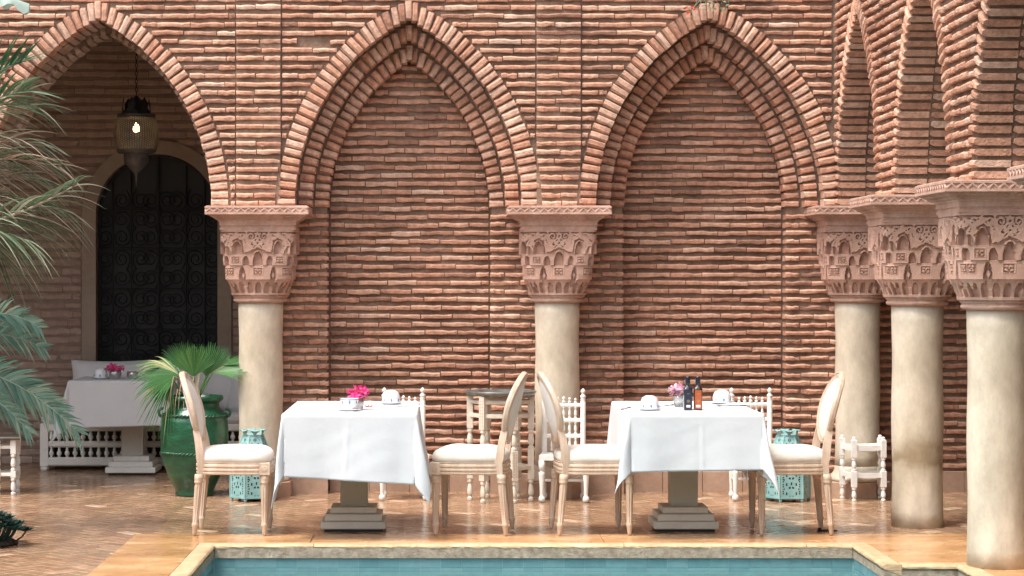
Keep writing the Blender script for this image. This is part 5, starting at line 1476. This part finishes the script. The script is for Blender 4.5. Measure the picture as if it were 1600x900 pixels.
fd(-300, 250, -350, 420, 13.0, nleaf=20, L_=0.50, width=0.0120, tint=0.53, tvar=0.16, droop=.4, seed=10)
bp_ = thing('blue_palm', 'low palm with dense blue green feather fronds near the loggia table', 'palm', (0, 0, 0))
BD = 13.0; bc = W(-170, 590, BD)
ringed_trunk(bc.x, BD, bc.z, .13, .075, bp_)
def fb(x1, y1, x2, y2, D2, seed, L_=.19, n=54, tint=.7, droop=.22, mat='blue_leaf', tws=.95, **kw):
    return frond(bp_, bc, W(x1, y1, (BD + D2) / 2), W(x2, y2, D2), nleaf=n, L_=L_, width=.0085, mat=mat, tint=tint, tvar=.22, droop=droop, seed=seed, ang=1.15, rr=.007, twist=tws, narrow=.35, **kw)
fb(-40, 440, 62, 512, 12.9, 31)
fb(-50, 480, 70, 545, 13.1, 32)
fb(-20, 530, 122, 676, 12.9, 33, L_=.25, n=74, tint=.75)
fb(-20, 545, 96, 640, 13.15, 34, L_=.2, n=58, tint=.55)
fb(-40, 570, 46, 675, 12.85, 35, L_=.19, tint=.6)
fb(-260, 440, -330, 560, 13.0, 36); fb(-240, 400, -200, 330, 13.2, 37); fb(-300, 520, -370, 660, 13.0, 38)

# clump of dark succulents with dry grass at the floor edge
SD = 12.55
t = thing('succulent_clump', 'clump of dark blue green succulents and dry grass on the tiled floor', 'plant', (PX(-22, SD), SD, 0))
r2 = random.Random(77)
mb = MB()
for i in range(60):
    a = r2.uniform(0, 2 * PI); rr = .16 * math.sqrt(r2.random()); mb.lathe([(.02, .0), (.03, .012), (.018, .03), (0, .034)], rr * math.cos(a), rr * math.sin(a), n=6, cap=False)
obj('soil', mb, 'soil', t)
for i in range(52):
    a = r2.uniform(0, 2 * PI); rr = .23 * math.sqrt(r2.random()); zc = .05 + .24 * (1 - rr / .25) * r2.uniform(.6, 1.1); cx, cy_ = rr * math.cos(a), rr * math.sin(a)
    mb = MB(); mb.tube([(cx * .6, cy_ * .6, 0), (cx * .9, cy_ * .9, zc * .6), (cx, cy_, zc)], .005, 5, tint=.3)
    for k_ in range(14):
        b_ = k_ * 2.4; el = .15 + .85 * k_ / 14; L_ = .065 * r2.uniform(.8, 1.1) * (1.15 - .5 * k_ / 14); dv = Vector((math.cos(b_) * math.cos(el), math.sin(b_) * math.cos(el), math.sin(el))); sd = Vector((-math.sin(b_), math.cos(b_), 0))
        o = Vector((cx, cy_, zc)); w = .016
        mb.add([o, o + dv * L_ * .55 - sd * w, o + dv * L_ * .6 + Vector((0, 0, .004)), o + dv * L_ * .55 + sd * w, o + dv * L_], [(0, 1, 2), (0, 2, 3), (1, 4, 2), (2, 4, 3)], min(1, max(0, r2.gauss(.5, .25))))
    obj('rosette', mb, 'succulent_leaf', t)
for i in range(26):
    x0 = r2.uniform(-.16, .02); y0 = r2.uniform(-.1, .1); h = r2.uniform(.28, .5); b_ = r2.uniform(-.1, .16) - .06
    mb = MB(); mb.tube([(x0, y0, .02), (x0 + b_ * .3, y0, h * .6), (x0 + b_, y0 + r2.uniform(-.05, .05), h)], [.003, .0024, .0007], 4, tint=r2.random()); obj('grass_blade', mb, 'dry_leaf' if i % 2 else 'areca_leaf', t)

# tip of a grey-green banana-like leaf hanging in from above
LD = 11.5
t = thing('broad_leaf_plant', 'tall stem with pale grey green broad leaves above the arch', 'plant', (0, 0, 0))
st = W(-260, 20, LD)
ringed_trunk(st.x, LD, st.z, .05, .028, t, 'stem')
for k_, (x2, y2, dd) in enumerate(((46, 6, 0), (-330, -80, .3), (-420, 60, -.2))):
    p0 = st; p2 = W(x2, y2, LD + dd); p1 = (p0 + p2) / 2 + Vector((0, 0, .22)); mb = MB()
    def lf(u, v):
        c_ = bez(p0, p1, p2, v); w = .12 * math.sin(PI * (.08 + .9 * v)) ** .7; s_ = (u - .5) * 2
        return c_ + Vector((0, s_ * w, -.05 * s_ * s_ - .018 * math.sin(v * 60) * abs(s_)))
    mb.grid(lf, 8, 40); obj('leaf', mb, 'grey_leaf', t, True)

# creeper with red flowers on the crown of the second blind arch
t = thing('wall_creeper', 'small trailing weed with red flowers at the second blind arch crown', 'plant', (PX(1107, 15.25), 15.25, PZ(12, 15.25)))
for i in range(9):
    a = U(-.2, .12); mb = MB(); mb.tube([(U(-.02, .02), .01, U(.0, .06)), (a * .6, -.02, U(-.03, .07)), (a, -.03, U(-.14, .03))], .0018, 4, tint=.7); obj('runner', mb, 'areca_leaf', t)
for i in range(26):
    mb = MB(); x, z = U(-.16, .14), U(-.05, .09); q = U(.008, .018); an = U(0, 6)
    mb.add([(x, -.03 - U(0, .02), z), (x + q * math.cos(an), -.04, z + q * math.sin(an)), (x + 2 * q * math.cos(an + .4), -.045, z + 2 * q * math.sin(an + .4)), (x + q * math.cos(an + .9), -.035, z + q * math.sin(an + .9))], [(0, 1, 2, 3)], U(.2, .7)); obj('leaf', mb, 'areca_leaf', t)
for x, z in ((-.16, -.01), (-.115, .0), (-.1, -.02), (-.145, -.045)):
    mb = MB()
    for j in range(5): b_ = j * 1.256; mb.add([(x, -.045, z), (x + .010 * math.cos(b_ - .5), -.05, z + .010 * math.sin(b_ - .5)), (x + .014 * math.cos(b_), -.052, z + .014 * math.sin(b_)), (x + .010 * math.cos(b_ + .5), -.05, z + .010 * math.sin(b_ + .5))], [(0, 1, 2, 3)])
    obj('flower', mb, 'red_petal', t)
# flat iron floor hook by the chair at the corner
mb = MB(); mb.box(-.06, .06, -.012, .012, 0, .008, bev=.003); mb.lathe([(.012, .008), (.012, .016), (.006, .02)], -.045, 0, n=10)
tag(obj('floor_catch', mb, 'iron', None, False, (PX(1292, 13.28), 13.28, 0)), 'small black iron catch lying on the floor beside the chair leg', 'hardware')
